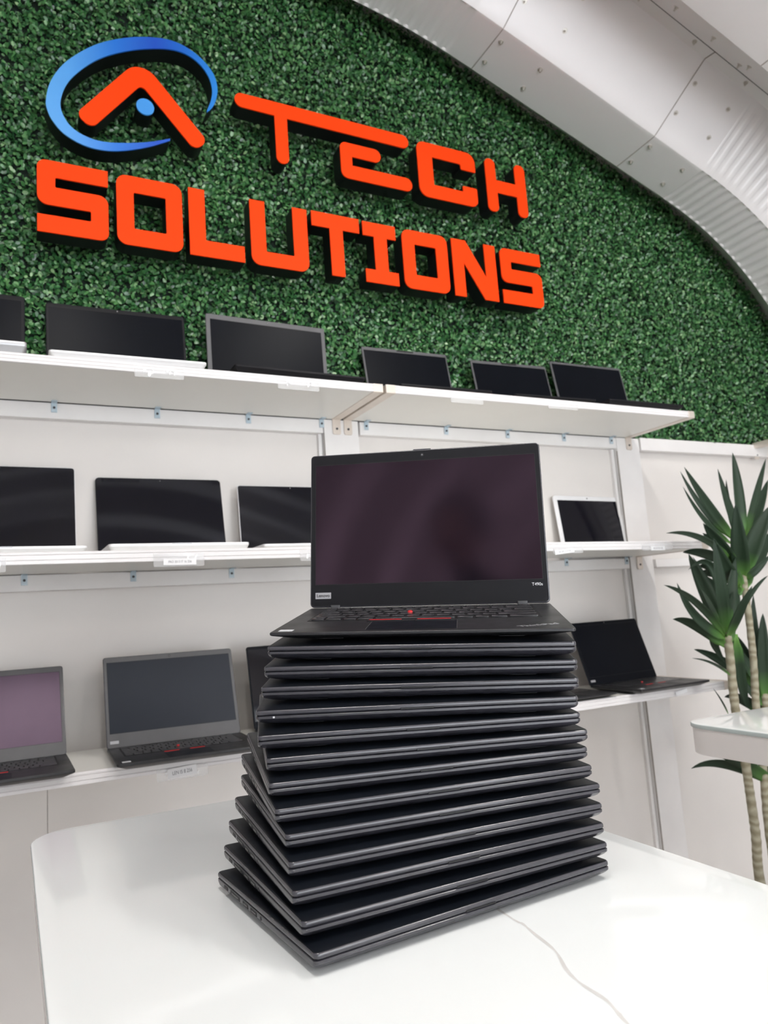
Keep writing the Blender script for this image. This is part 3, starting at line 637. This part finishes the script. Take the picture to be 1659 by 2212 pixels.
# laptops on the shelves: hinge-left corner x,y ; yaw ; lid lean ; width ; depth ; shelf height ; base thickness
def shelf_laptop(name, label, x, y, yaw, ang, w, d, zs, t_b, lid_m, base_m, scr, bez, margins, kb=True, cr=.006, taper=.02, badge=True, glass=False, red=True, keym='key', shutter=False, notch=False, group=None, lift=0, dl=None):
    cx_ = x + w/2*math.cos(yaw) + d/2*math.sin(yaw); cy_ = y + w/2*math.sin(yaw) - d/2*math.cos(yaw)
    t = empty(name, loc=(cx_, cy_, zs + .0004), rotz=yaw, label=label, cat='laptop', group=group)
    mb = MB(); zt_ = t_b - .0004
    mb.loft([rrect(w-2*i, d-2*i, cr, z) for i, z in ((taper+.002, .0016), (taper, .0020), (.0010, zt_*.62), (0, zt_*.68), (0, zt_-.0012), (.0005, zt_-.0003), (.0015, zt_))])
    base = mb.build('base', base_m, t, smooth=True)
    for sx in (-1, 1):
        for sy in (-1, 1): MB().loft([rrect(.02, .006, .0025, z, 3, sx*(w/2-.045), sy*(d/2-.035)) for z in (0, .0018)]).build('foot', M['port'], base)
    if notch: MB().loft([rrect(.05, .0035, .0015, z, 4, 0, -d/2+.0012) for z in (zt_-.0028, zt_+.0002)]).build('opening_notch', M['silver_dark'], base)
    if kb:
        keyboard(t, w*.83, d/2-.022, -d*.10, zt_, M[keym])
        MB().loft([rrect(.10, d*.27, .003, z, 4, -.004, -d*.33) for z in (zt_-.0002, zt_+.0004)]).build('touchpad', M['silver_dark'] if base_m is M['silver'] else M['rubber'], t)
        if red:
            for xa, xb in ((-.052, -.018), (.006, .040)): MB().box((xa, -d*.145, zt_+.0002), (xb, -d*.135, zt_+.0010)).build('red_stripe', M['red'], t)
            MB().cyl((-.012, .018, zt_+.0015), .0032, .0025).build('pointing_stick', M['red'], t)
            MB().box((-w/2+.012, -d/2+.010, zt_), (-w/2+.030, -d/2+.024, zt_+.0003)).build('sticker', M['sticker'], t)
    lid = lid_parts(t, w, dl or d, ang, d/2-.004, .005, scr, bez, lid_m, margins, cr=cr, zlift=zt_-.001, full_glass=glass)
    if badge: MB().box((-w/2+.008, -.0009, .010), (-w/2+.028, -.0004, .017)).build('badge', M['badge'], lid)
    if shutter: MB().loft([[(p[0], yy, p[1]+(dl or d)-.0045) for p in rrect(.062, .0055, .002, 0, 3)] for yy in (-.0002, -.0012)]).build('camera_shutter', M['port'], lid)
    return t
TM = (.0085, .0085, .015, .031)
shelf_laptop('open_laptop', 'black laptop with a lilac screen cut off by the left edge, bottom shelf', -.2087, 1.8202, .0106, .44, .329, .2194, ZB, .018, M['rubber_side'], M['deck'], M['scr_purple'], M['bezel_grey'], TM)
shelf_laptop('open_laptop', 'open black laptop with a slate screen and red button lines, bottom left shelf', .2089, 1.8146, -.0248, .303, .3256, .2205, ZB, .018, M['rubber_side'], M['deck'], M['scr_slate'], M['bezel_grey'], (.0085, .0085, .014, .034))
shelf_laptop('open_laptop', 'glossy black laptop mostly hidden behind the stack, bottom left shelf', .5785, 1.83, 0, .20, .327, .216, ZB, .016, M['rubber'], M['rubber'], M['scr_gloss'], M['scr_black'], (.004, .004, .008, .02), red=False, glass=True, badge=False)
shelf_laptop('open_laptop', 'black laptop just right of the stack with only its base corner showing, bottom shelf', 1.352, 1.872, -.01, .22, .322, .213, ZB, .014, M['rubber'], M['deck'], M['scr_black'], M['bezel'], TM, red=False)
shelf_laptop('open_laptop', 'black laptop turned towards the plant on the bottom right shelf', 1.7173, 1.8203, .0419, .3107, .3169, .2038, ZB, .018, M['rubber'], M['deck'], M['scr_black'], M['scr_black'], (.008, .008, .012, .026), dl=.212)
G_M = (.0095, .0095, .012, .016)
shelf_laptop('open_laptop', 'silver laptop with a black screen cut off by the left edge, middle shelf', -.2030, 1.932, .018, .10, .361, .2377, ZM, .0165, M['silver'], M['silver'], M['scr_gloss'], M['scr_gloss'], G_M, red=False, cr=.009, badge=False, glass=True, taper=.006, notch=True)
shelf_laptop('open_laptop', 'thick silver laptop with a reflecting black screen above the printed price strip', .2098, 1.9303, .0075, .19, .3441, .210, ZM, .0215, M['scr_gloss'], M['silver'], M['scr_gloss'], M['scr_gloss'], (.017, .017, .014, .02), red=False, cr=.010, badge=False, glass=True, taper=.005, notch=True, dl=.213)
shelf_laptop('open_laptop', 'silver laptop with a black screen half hidden by the open laptop, middle shelf', .5941, 1.9240, .006, .085, .325, .1930, ZM, .0165, M['silver'], M['silver'], M['scr_gloss'], M['scr_gloss'], G_M, red=False, cr=.008, badge=False, glass=True, taper=.006, dl=.1945)
shelf_laptop('open_laptop', 'small laptop with a white frame around its dark screen, middle right shelf', 1.7698, 1.9391, .0641, .11, .3385, .1973, .4425, .008, M['silver'], M['silver'], M['scr_gloss'], M['silver'], (.017, .017, .017, .02), red=False, cr=.012, badge=False, glass=True, taper=.004)
TT = (.008, .008, .014, .03)
shelf_laptop('open_laptop', 'laptop with a grey base edge cut off by the left edge, top shelf', -.2924, 1.9056, -.0038, .15, .33, .2272, ZT, .031, M['rubber'], M['silver_dark'], M['scr_black'], M['bezel'], TT, kb=False, badge=False, taper=.008)
shelf_laptop('open_laptop', 'wide laptop with a black screen and silver base, top left shelf', .0871, 1.8987, -.0226, .1252, .3652, .228, ZT, .0165, M['rubber'], M['silver'], M['scr_black'], M['bezel'], (.006, .006, .012, .02), kb=False, cr=.008, badge=False, taper=.006)
shelf_laptop('open_laptop', 'large black laptop with a grey frame left of the double shelf bracket, top shelf', .5104, 1.8924, .0283, .03, .3758, .2373, ZT, .0165, M['bezel_grey'], M['bezel'], M['scr_black'], M['bezel_grey'], (.013, .013, .016, .03), kb=False, badge=False, taper=.008)
shelf_laptop('open_laptop', 'black laptop with a camera shutter standing right after the double shelf bracket', 1.0184, 1.8906, -.0203, .1725, .3152, .2029, ZT+.0005, .0165, M['bezel_grey'], M['bezel'], M['scr_black'], M['bezel_grey'], (.006, .006, .012, .03), kb=False, badge=False, shutter=True, taper=.008)
shelf_laptop('open_laptop', 'black laptop with a camera shutter, middle one of the three on the top right shelf', 1.4259, 1.8771, -.0367, .1877, .3151, .1953, ZT+.0005, .0145, M['bezel_grey'], M['bezel'], M['scr_black'], M['bezel_grey'], (.006, .006, .012, .03), kb=False, badge=False, shutter=True, taper=.008)
shelf_laptop('open_laptop', 'last black laptop at the free end of the top right shelf', 1.7828, 1.8829, -.0152, .1738, .3368, .2248, ZT+.0005, .0165, M['bezel_grey'], M['bezel'], M['scr_black'], M['bezel_grey'], (.007, .007, .010, .03), kb=False, badge=False, taper=.008)

# ------------------------------------------------------------------ tables
def table(label, x0, x1, y0, y1, vein=False):
    cx_, cy_ = (x0+x1)/2, (y0+y1)/2; w, d = x1-x0, y1-y0
    t = empty('glass_table', loc=(cx_, cy_, FZ), label=label, cat='table'); H = -FZ
    top = MB().loft([rrect(w-2*i, d-2*i, .055, z+H, 10) for i, z in ((.0016, -.009), (.0004, -.0085), (0, -.0075), (0, -.0016), (.0007, -.0004), (.0018, 0))]).build('glass_top', [M['glass_top'], M['glass_edge']], t, smooth=True)
    for p in top.data.polygons:
        if abs(p.normal.z) < .8: p.material_index = 1
    MB().loft([rrect(w-2*i, d-2*i, .052, z+H, 10) for i, z in ((.004, -.062), (.003, -.0612), (.003, -.0098), (.004, -.0092))]).build('apron', M['apron'], t, smooth=True)
    for sx in (-1, 1):
        for sy in (-1, 1): MB().box((sx*(w/2-.24)-.022, sy*(d/2-.24)-.022, 0), (sx*(w/2-.24)+.022, sy*(d/2-.24)+.022, H-.062)).build('leg', M['apron'], t, bevel=.002)
    if vein:
        pts = [(.412, .640), (.405, .577), (.403, .545), (.404, .538), (.400, .518), (.394, .486), (.381, .459), (.376, .439), (.375, .414), (.370, .398), (.366, .386), (.355, .34)]
        L2 = smooth_loop(pts, 5); mb = MB(); rr = random.Random(4); A, B2 = [], []
        for i, p in enumerate(L2):
            q = Vector(L2[min(i+1, len(L2)-1)]) - Vector(L2[max(i-1, 0)]); q.normalize(); n_ = Vector((-q.y, q.x)); ww = .0006 + .0009*abs(math.sin(i*.37)) + rr.uniform(0, .0003)
            A.append((p[0]+n_.x*ww-cx_, p[1]+n_.y*ww-cy_, H+.0001)); B2.append((p[0]-n_.x*ww-cx_, p[1]-n_.y*ww-cy_, H+.0001))
        n_ = len(A); mb.add(A + B2 + [(a, b_, c-.0004) for a, b_, c in A + B2], [(i, i+1, n_+i+1, n_+i) for i in range(n_-1)] + [(2*n_+i, 3*n_+i, 3*n_+i+1, 2*n_+i+1) for i in range(n_-1)])
        v = mb.build('marble_vein', mat('vein_grey', (.70, .69, .67), .1, noise=(30, .1)), top)
    return t
table('white glass-topped table carrying the stack of laptops', .0245, .6460, -.10, 1.1205, True)
table('white glass-topped table at the right, partly in view in front of the plant', 1.3050, 1.93, -.10, 1.1320)

# ------------------------------------------------------------------ plant
LEAVES=[[[1.91,1.45,0.132],[1.728,1.39,0.243],[1.564,1.35,0.296],0.0149],[[1.91,1.45,0.132],[1.776,1.438,0.201],[1.709,1.43,0.301],0.0218],[[1.91,1.45,0.132],[1.905,1.498,0.275],[1.893,1.53,0.39],0.0284],[[1.91,1.45,0.132],[1.936,1.39,0.244],[1.983,1.35,0.306],0.0132],[[1.91,1.45,0.132],[1.877,1.378,0.211],[1.881,1.33,0.279],0.0226],[[1.91,1.45,0.132],[1.905,1.492,0.126],[1.983,1.52,0.051],0.0207],[[1.91,1.45,0.132],[1.93,1.48,0.336],[1.848,1.5,0.34],0.0187],[[1.91,1.45,0.132],[1.869,1.42,0.285],[1.842,1.4,0.417],0.0278],[[1.91,1.45,0.132],[1.952,1.51,0.249],[1.935,1.55,0.381],0.0239],[[1.91,1.45,0.132],[1.962,1.462,0.246],[2.022,1.47,0.371],0.0277],[[1.975,1.47,0.14],[2.011,1.5,-0.0],[2.054,1.52,-0.09],0.0228],[[1.906,1.45,0.024],[1.801,1.42,0.07],[1.697,1.4,0.094],0.0054],[[1.873,1.45,-0.079],[1.815,1.42,-0.035],[1.763,1.4,0.006],0.0031],[[2.105,1.5,0.412],[2.114,1.5,0.579],[2.116,1.5,0.709],0.0266],[[2.098,1.5,0.425],[2.035,1.482,0.522],[1.995,1.47,0.645],0.0234],[[2.093,1.5,0.425],[2.108,1.53,0.517],[2.137,1.55,0.631],0.0126],[[2.069,1.5,0.426],[1.927,1.47,0.533],[1.823,1.45,0.642],0.0204],[[2.055,1.5,0.432],[1.984,1.53,0.53],[1.928,1.55,0.653],0.0135],[[2.056,1.5,0.413],[1.932,1.488,0.484],[1.845,1.48,0.588],0.0132],[[2.046,1.5,0.36],[1.842,1.44,0.428],[1.656,1.4,0.439],0.0137],[[2.053,1.5,0.347],[1.967,1.476,0.411],[1.885,1.46,0.474],0.0289],[[2.112,1.5,0.425],[2.199,1.5,0.574],[2.276,1.5,0.694],0.0209],[[2.117,1.5,0.425],[2.241,1.53,0.524],[2.347,1.55,0.635],0.0251],[[2.086,1.5,0.32],[2.121,1.464,0.427],[2.178,1.44,0.529],0.0389],[[2.088,1.5,0.307],[2.197,1.518,0.372],[2.308,1.53,0.468],0.0288],[[2.093,1.5,0.307],[2.11,1.47,0.33],[2.165,1.45,0.379],0.0167],[[2.083,1.5,0.307],[2.019,1.452,0.408],[1.986,1.42,0.531],0.0349],[[2.059,1.5,0.282],[1.973,1.476,0.347],[1.922,1.46,0.429],0.0308],[[2.078,1.5,0.281],[2.028,1.536,0.272],[1.933,1.56,0.356],0.0291],[[2.179,1.55,-0.097],[2.166,1.55,0.08],[2.192,1.55,0.252],0.0255],[[2.179,1.55,-0.097],[2.166,1.526,0.074],[2.168,1.51,0.192],0.027],[[2.179,1.55,-0.097],[2.255,1.568,0.04],[2.317,1.58,0.172],0.0347],[[2.179,1.55,-0.097],[2.135,1.568,-0.049],[2.112,1.58,0.025],0.0169],[[2.179,1.55,-0.097],[2.163,1.586,0.013],[2.157,1.61,0.12],0.0281],[[2.106,1.5,-0.319],[1.908,1.488,-0.205],[1.78,1.48,-0.155],0.0273],[[2.106,1.5,-0.319],[1.924,1.518,-0.236],[1.792,1.53,-0.232],0.0202],[[2.106,1.5,-0.319],[2.103,1.53,-0.269],[2.105,1.55,-0.235],0.0242],[[2.106,1.5,-0.319],[2.144,1.512,-0.272],[2.173,1.52,-0.24],0.0287]]
plant = empty('dracaena_plant', loc=(2.05, 1.5, FZ), label='tall green plant with sword-shaped leaves and bare ringed trunks, at the right', cat='plant')
IM = Matrix.Translation((-2.05, -1.5, -FZ))
for pts, r_ in (([(1.911, 1.45, .150), (1.911, 1.45, .078), (1.905, 1.45, -.07), (1.916, 1.45, -.195), (1.919, 1.45, -.31), (1.920, 1.45, -.424), (1.925, 1.46, -.54), (1.99, 1.49, -.81)], .0115),
                ([(2.084, 1.5, .32), (2.086, 1.5, .216), (2.080, 1.5, .056), (2.064, 1.5, -.08), (2.062, 1.5, -.222), (2.045, 1.5, -.428), (2.05, 1.5, -.81)], .0100),
                ([(2.179, 1.55, -.06), (2.176, 1.55, -.18), (2.170, 1.55, -.339), (2.145, 1.545, -.491), (2.10, 1.52, -.81)], .0115)):
    sm = []; P3 = [Vector(p) for p in pts]
    for i in range(len(P3)-1):
        p0, p1, p2, p3 = P3[max(i-1, 0)], P3[i], P3[i+1], P3[min(i+2, len(P3)-1)]
        for k_ in range(12):
            t = k_/12; sm.append(.5*((2*p1) + (p2-p0)*t + (2*p0-5*p1+4*p2-p3)*t*t + (3*p1-p0-3*p2+p3)*t**3))
    sm.append(P3[-1]); rr = random.Random(5)
    rad = [r_*(.92 + .10*abs(math.sin(i*1.1)) + rr.uniform(-.03, .05)) * (1 + .15*i/len(sm)) for i in range(len(sm))]
    MB().tube([tuple(p) for p in sm], rad, 12).build('trunk', M['trunk'], plant, smooth=True, M=IM)
def leaf_obj(P, wd, seed):
    a, b_, c = [Vector(p) for p in P]; rr = random.Random(seed); n_ = 14; V, F, T = [], [], []
    ctrl = 2*b_ - .5*(a + c)                              # quadratic through the mid point
    view = Vector((-.55, -.8, -.1)).normalized(); tw = rr.uniform(-.6, .6)
    for i in range(n_ + 1):
        t = i/n_; p = a*(1-t)**2 + ctrl*2*t*(1-t) + c*t*t; tg = (ctrl - a)*2*(1-t) + (c - ctrl)*2*t; tg.normalize()
        side = tg.cross(view); side.normalize(); nr_ = side.cross(tg); ca, sa = math.cos(tw), math.sin(tw); side, nr_ = side*ca + nr_*sa, nr_*ca - side*sa
        wv = wd*.5*(max(0, math.sin(PI*min(1, (t*.86+.14))**.85))**.75) * (1 if t < .97 else .4)
        if t < .12: wv = wd*.5*(.32 + t*2.6)
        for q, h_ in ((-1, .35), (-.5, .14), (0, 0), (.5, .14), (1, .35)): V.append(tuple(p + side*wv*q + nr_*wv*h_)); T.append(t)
    for i in range(n_):
        for j in range(4): o_ = i*5 + j; F.append((o_, o_+1, o_+6, o_+5))
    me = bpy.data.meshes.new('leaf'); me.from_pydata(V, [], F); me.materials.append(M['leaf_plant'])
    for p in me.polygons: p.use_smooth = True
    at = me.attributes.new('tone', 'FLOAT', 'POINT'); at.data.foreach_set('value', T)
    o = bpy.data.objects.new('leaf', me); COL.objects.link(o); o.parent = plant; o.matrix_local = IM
    sd = o.modifiers.new('t', 'SOLIDIFY'); sd.thickness = .0006
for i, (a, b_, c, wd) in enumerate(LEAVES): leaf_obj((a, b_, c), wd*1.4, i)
rr = random.Random(77)
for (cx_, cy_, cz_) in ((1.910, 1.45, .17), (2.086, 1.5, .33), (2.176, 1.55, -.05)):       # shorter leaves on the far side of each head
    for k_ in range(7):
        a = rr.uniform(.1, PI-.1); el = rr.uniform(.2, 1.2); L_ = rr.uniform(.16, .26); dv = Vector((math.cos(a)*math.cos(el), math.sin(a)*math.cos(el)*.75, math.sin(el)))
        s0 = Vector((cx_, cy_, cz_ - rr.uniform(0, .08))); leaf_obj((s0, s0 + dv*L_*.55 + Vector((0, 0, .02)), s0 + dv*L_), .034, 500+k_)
o = MB().loft([[(p[0]+2.06-2.05, p[1]+1.51-1.5, z) for p in rrect(2*r_, 2*r_, r_*.98, 0, 8)] for r_, z in ((.08, 0), (.09, .01), (.11, .12), (.115, .13), (.106, .13), (.10, .11))]).build('pot', M['pot'], plant, smooth=True)
MB().cyl((.01, .01, .085), .1005, .03, n=32).build('soil', M['soil'], plant)

# ------------------------------------------------------------------ ceiling lamps (long tubes hanging below the arch, outside the frame)
def lamp(x, y0, y1, z, label, power):
    t = empty('ceiling_lamp', loc=(x, (y0+y1)/2, z), label=label, cat='lamp', group='tube lamps under the arch'); L_ = y1-y0
    MB().box((-.035, -L_/2, .012), (.035, L_/2, .05)).build('housing', M['lamp_body'], t, bevel=.004)
    em = bpy.data.materials.new('tube_light'); em.use_nodes = True; nt = em.node_tree; nt.nodes.clear(); e_ = nt.nodes.new('ShaderNodeEmission'); oo_ = nt.nodes.new('ShaderNodeOutputMaterial')
    e_.inputs['Color'].default_value = (1, .965, .93, 1); e_.inputs['Strength'].default_value = power; nt.links.new(e_.outputs[0], oo_.inputs[0])
    MB().box((-.028, -L_/2+.01, -.004), (.028, L_/2-.01, .011)).build('diffuser', em, t, bevel=.006)
    zc = float(np.interp(x, PX, PZ)) - z
    for yy in (-L_*.35, L_*.35): MB().cyl((0, yy, .05), .0015, zc-.02, n=6).build('hanger', M['port_metal'], t)
lamp(.15, -.25, .75, 2.10, 'left white tube lamp hanging under the metal arch', 80)
lamp(1.55, -3.3, -1.9, 2.02, 'rear white tube lamp hanging under the metal arch', 150)
lamp(1.55, -.25, .75, 2.02, 'front right white tube lamp hanging under the metal arch', 105)

# ------------------------------------------------------------------ photographer, seen only as a reflection
def skin_body(name, verts, edges, m, parent, root=0, sub=2):
    me = bpy.data.meshes.new(name); me.from_pydata([v[0] for v in verts], edges, []); me.materials.append(m)
    o = bpy.data.objects.new(name, me); COL.objects.link(o); o.parent = parent
    sk = o.modifiers.new('skin', 'SKIN'); sk.use_smooth_shade = True
    for i, v in enumerate(verts):
        r_ = v[1] if isinstance(v[1], tuple) else (v[1], v[1]); me.skin_vertices[0].data[i].radius = r_; me.skin_vertices[0].data[i].use_root = (i == root)
    sb = o.modifiers.new('sub', 'SUBSURF'); sb.levels = sub; sb.render_levels = sub; return o
HX, HY, HZ = -.17, -.25, .80
pe = empty('person', loc=(HX-.03, HY-.10, FZ), label='standing person in dark clothes holding a phone up to photograph the stack', cat='person')
def P(x, y, z): return (x - (HX-.03), y - (HY-.10), z - FZ)
cxp, cyp = HX-.03, HY-.10
vs = [(P(cxp, cyp, .14), (.145, .10)), (P(cxp, cyp, .30), (.13, .095)), (P(cxp, cyp, .46), (.155, .105)), (P(cxp+.005, cyp+.01, .575), (.14, .085)), (P(HX-.01, cyp+.03, .655), (.055, .055)), (P(HX, HY-.02, .715), (.052, .055)),
      (P(cxp-.17, cyp, .56), .058), (P(cxp-.24, cyp+.04, .30), .042), (P(-.105, -.085, .225), .030), (P(cxp+.17, cyp+.02, .56), .058), (P(cxp+.26, cyp+.05, .30), .042), (P(.085, -.085, .225), .030),
      (P(cxp-.09, cyp, .06), .085), (P(cxp-.10, cyp, -.36), .058), (P(cxp-.10, cyp-.01, -.82), .040), (P(cxp-.10, cyp+.08, -.868), .035),
      (P(cxp+.09, cyp, .06), .085), (P(cxp+.10, cyp, -.36), .058), (P(cxp+.10, cyp-.01, -.82), .040), (P(cxp+.10, cyp+.08, -.868), .035)]
es = [(0, 1), (1, 2), (2, 3), (3, 4), (4, 5), (3, 6), (6, 7), (7, 8), (3, 9), (9, 10), (10, 11), (0, 12), (12, 13), (13, 14), (14, 15), (0, 16), (16, 17), (17, 18), (18, 19)]
body = skin_body('body', vs, es, M['shirt'], pe)
def blob(name, c, rx, ry, rz, m, parent, fn=None, n=24):
    mb = MB(); rings = []
    for i in range(1, n//2):
        ph = PI*i/(n//2); rings.append([(c[0]+rx*math.sin(ph)*math.cos(2*PI*k_/n), c[1]+ry*math.sin(ph)*math.sin(2*PI*k_/n), c[2]+rz*math.cos(ph)) for k_ in range(n)])
    if fn: rings = [[fn(Vector(p), Vector(c)) for p in r__] for r__ in rings]
    mb.loft(rings); return mb.build(name, m, parent, smooth=True)
def face_fn(p, c):
    q = p - c
    if q.z < 0: q.x *= 1 + q.z*2.2; 
    if q.y > .06 and -.03 < q.z < .01 and abs(q.x) < .014: q.y += .018
    if q.y > .05 and .012 < q.z < .03 and .02 < abs(q.x) < .045: q.y -= .008
    return tuple(q + c)
hc = P(HX, HY, HZ)
head = blob('head', hc, .074, .094, .118, M['skin'], pe, face_fn, 32)
for sx in (-1, 1): blob('ear', (hc[0]+sx*.076, hc[1]-.005, hc[2]-.005), .010, .020, .030, M['skin'], head, n=12); blob('eye', (hc[0]+sx*.031, hc[1]+.080, hc[2]+.018), .012, .008, .009, M['white_ink'], head, n=12)
blob('mouth', (hc[0], hc[1]+.080, hc[2]-.055), .024, .010, .006, M['red'], head, n=12)
rr = random.Random(3)
def hair_fn(p, c):
    q = p - c; f = 1 + .05*math.sin(q.x*95)*math.sin(q.z*80+1) + .03*math.sin(q.y*120); q *= f
    if q.y > .045 and q.z < .045: q.y = .045 + (q.y-.045)*.1
    if q.z < -.05: q.z = -.05
    return tuple(q + c)
blob('hair', (hc[0], hc[1]-.010, hc[2]+.035), .096, .108, .112, M['hair'], pe, hair_fn, 36)
for sx in (-1, 1):                                        # hands: palm, four bent fingers and a thumb round the phone
    wx, wy, wz = (-.105, -.085, .225) if sx < 0 else (.085, -.085, .225); s2 = -sx
    hv = [(P(wx, wy, wz), .024), (P(wx + s2*.012, wy+.012, wz+.035), .026), (P(wx + s2*.020, wy+.022, wz+.062), .024)]; he = [(0, 1), (1, 2)]
    for f_ in range(4):
        zf = wz + .030 + f_*.017; b_ = len(hv); L_ = (.78, .95, 1, .88)[f_]
        hv += [(P(wx + s2*.010, wy+.030, zf), .0095), (P(wx + s2*.024*L_, wy+.048, zf+.002), .0088), (P(wx + s2*.044*L_, wy+.050, zf+.004), .0080)]; he += [(1 if f_ < 2 else 2, b_), (b_, b_+1), (b_+1, b_+2)]
    b_ = len(hv); hv += [(P(wx + s2*.030, wy+.010, wz+.030), .011), (P(wx + s2*.046, wy+.012, wz+.055), .0095)]; he += [(0, b_), (b_, b_+1)]
    skin_body('hand', hv, he, M['skin'], pe, sub=1)
CAMR = Matrix(((.9094, .0013, -.4160), (-.4114, -.1452, -.8998), (-.0616, .9894, -.1315)))     # columns: right, up, back
ph = empty('phone', M=Matrix.Translation((-.010, -.030, .262)) @ CAMR.to_4x4(), label='black phone held in the hands of the person', cat='phone')
MB().loft([rrect(.074, .152, .010, z, 6) for z in (0, .0078)]).build('case', M['phone'], ph, smooth=False)
MB().loft([rrect(.068, .146, .008, z, 6) for z in (.0078, .0082)]).build('display', M['scr_gloss'], ph)

# ------------------------------------------------------------------ light, world, camera
w_ = bpy.data.worlds.new('world'); SC.world = w_; w_.use_nodes = True; bg = w_.node_tree.nodes['Background']; bg.inputs['Color'].default_value = (.90, .95, 1, 1); bg.inputs['Strength'].default_value = 5.5
cam = bpy.data.cameras.new('camera'); co = bpy.data.objects.new('camera', cam); COL.objects.link(co); SC.camera = co
m4 = CAMR.to_4x4(); m4.translation = (0, 0, .27643); co.matrix_world = m4
cam.sensor_fit = 'HORIZONTAL'; cam.sensor_width = 36; cam.lens = 1535.627/1659*36; cam.shift_x = (829.5-722.60)/1659; cam.shift_y = (1120.36-1106)/1659; cam.clip_start = .02
cam.dof.use_dof = True; cam.dof.focus_distance = .80; cam.dof.aperture_fstop = 13
SC.view_settings.view_transform = 'Standard'; SC.view_settings.look = 'None'; SC.view_settings.gamma = 1; SC.view_settings.exposure = 0.12; SC.view_settings.use_curve_mapping = False
SC.cycles.max_bounces = 10; SC.cycles.use_denoising = True
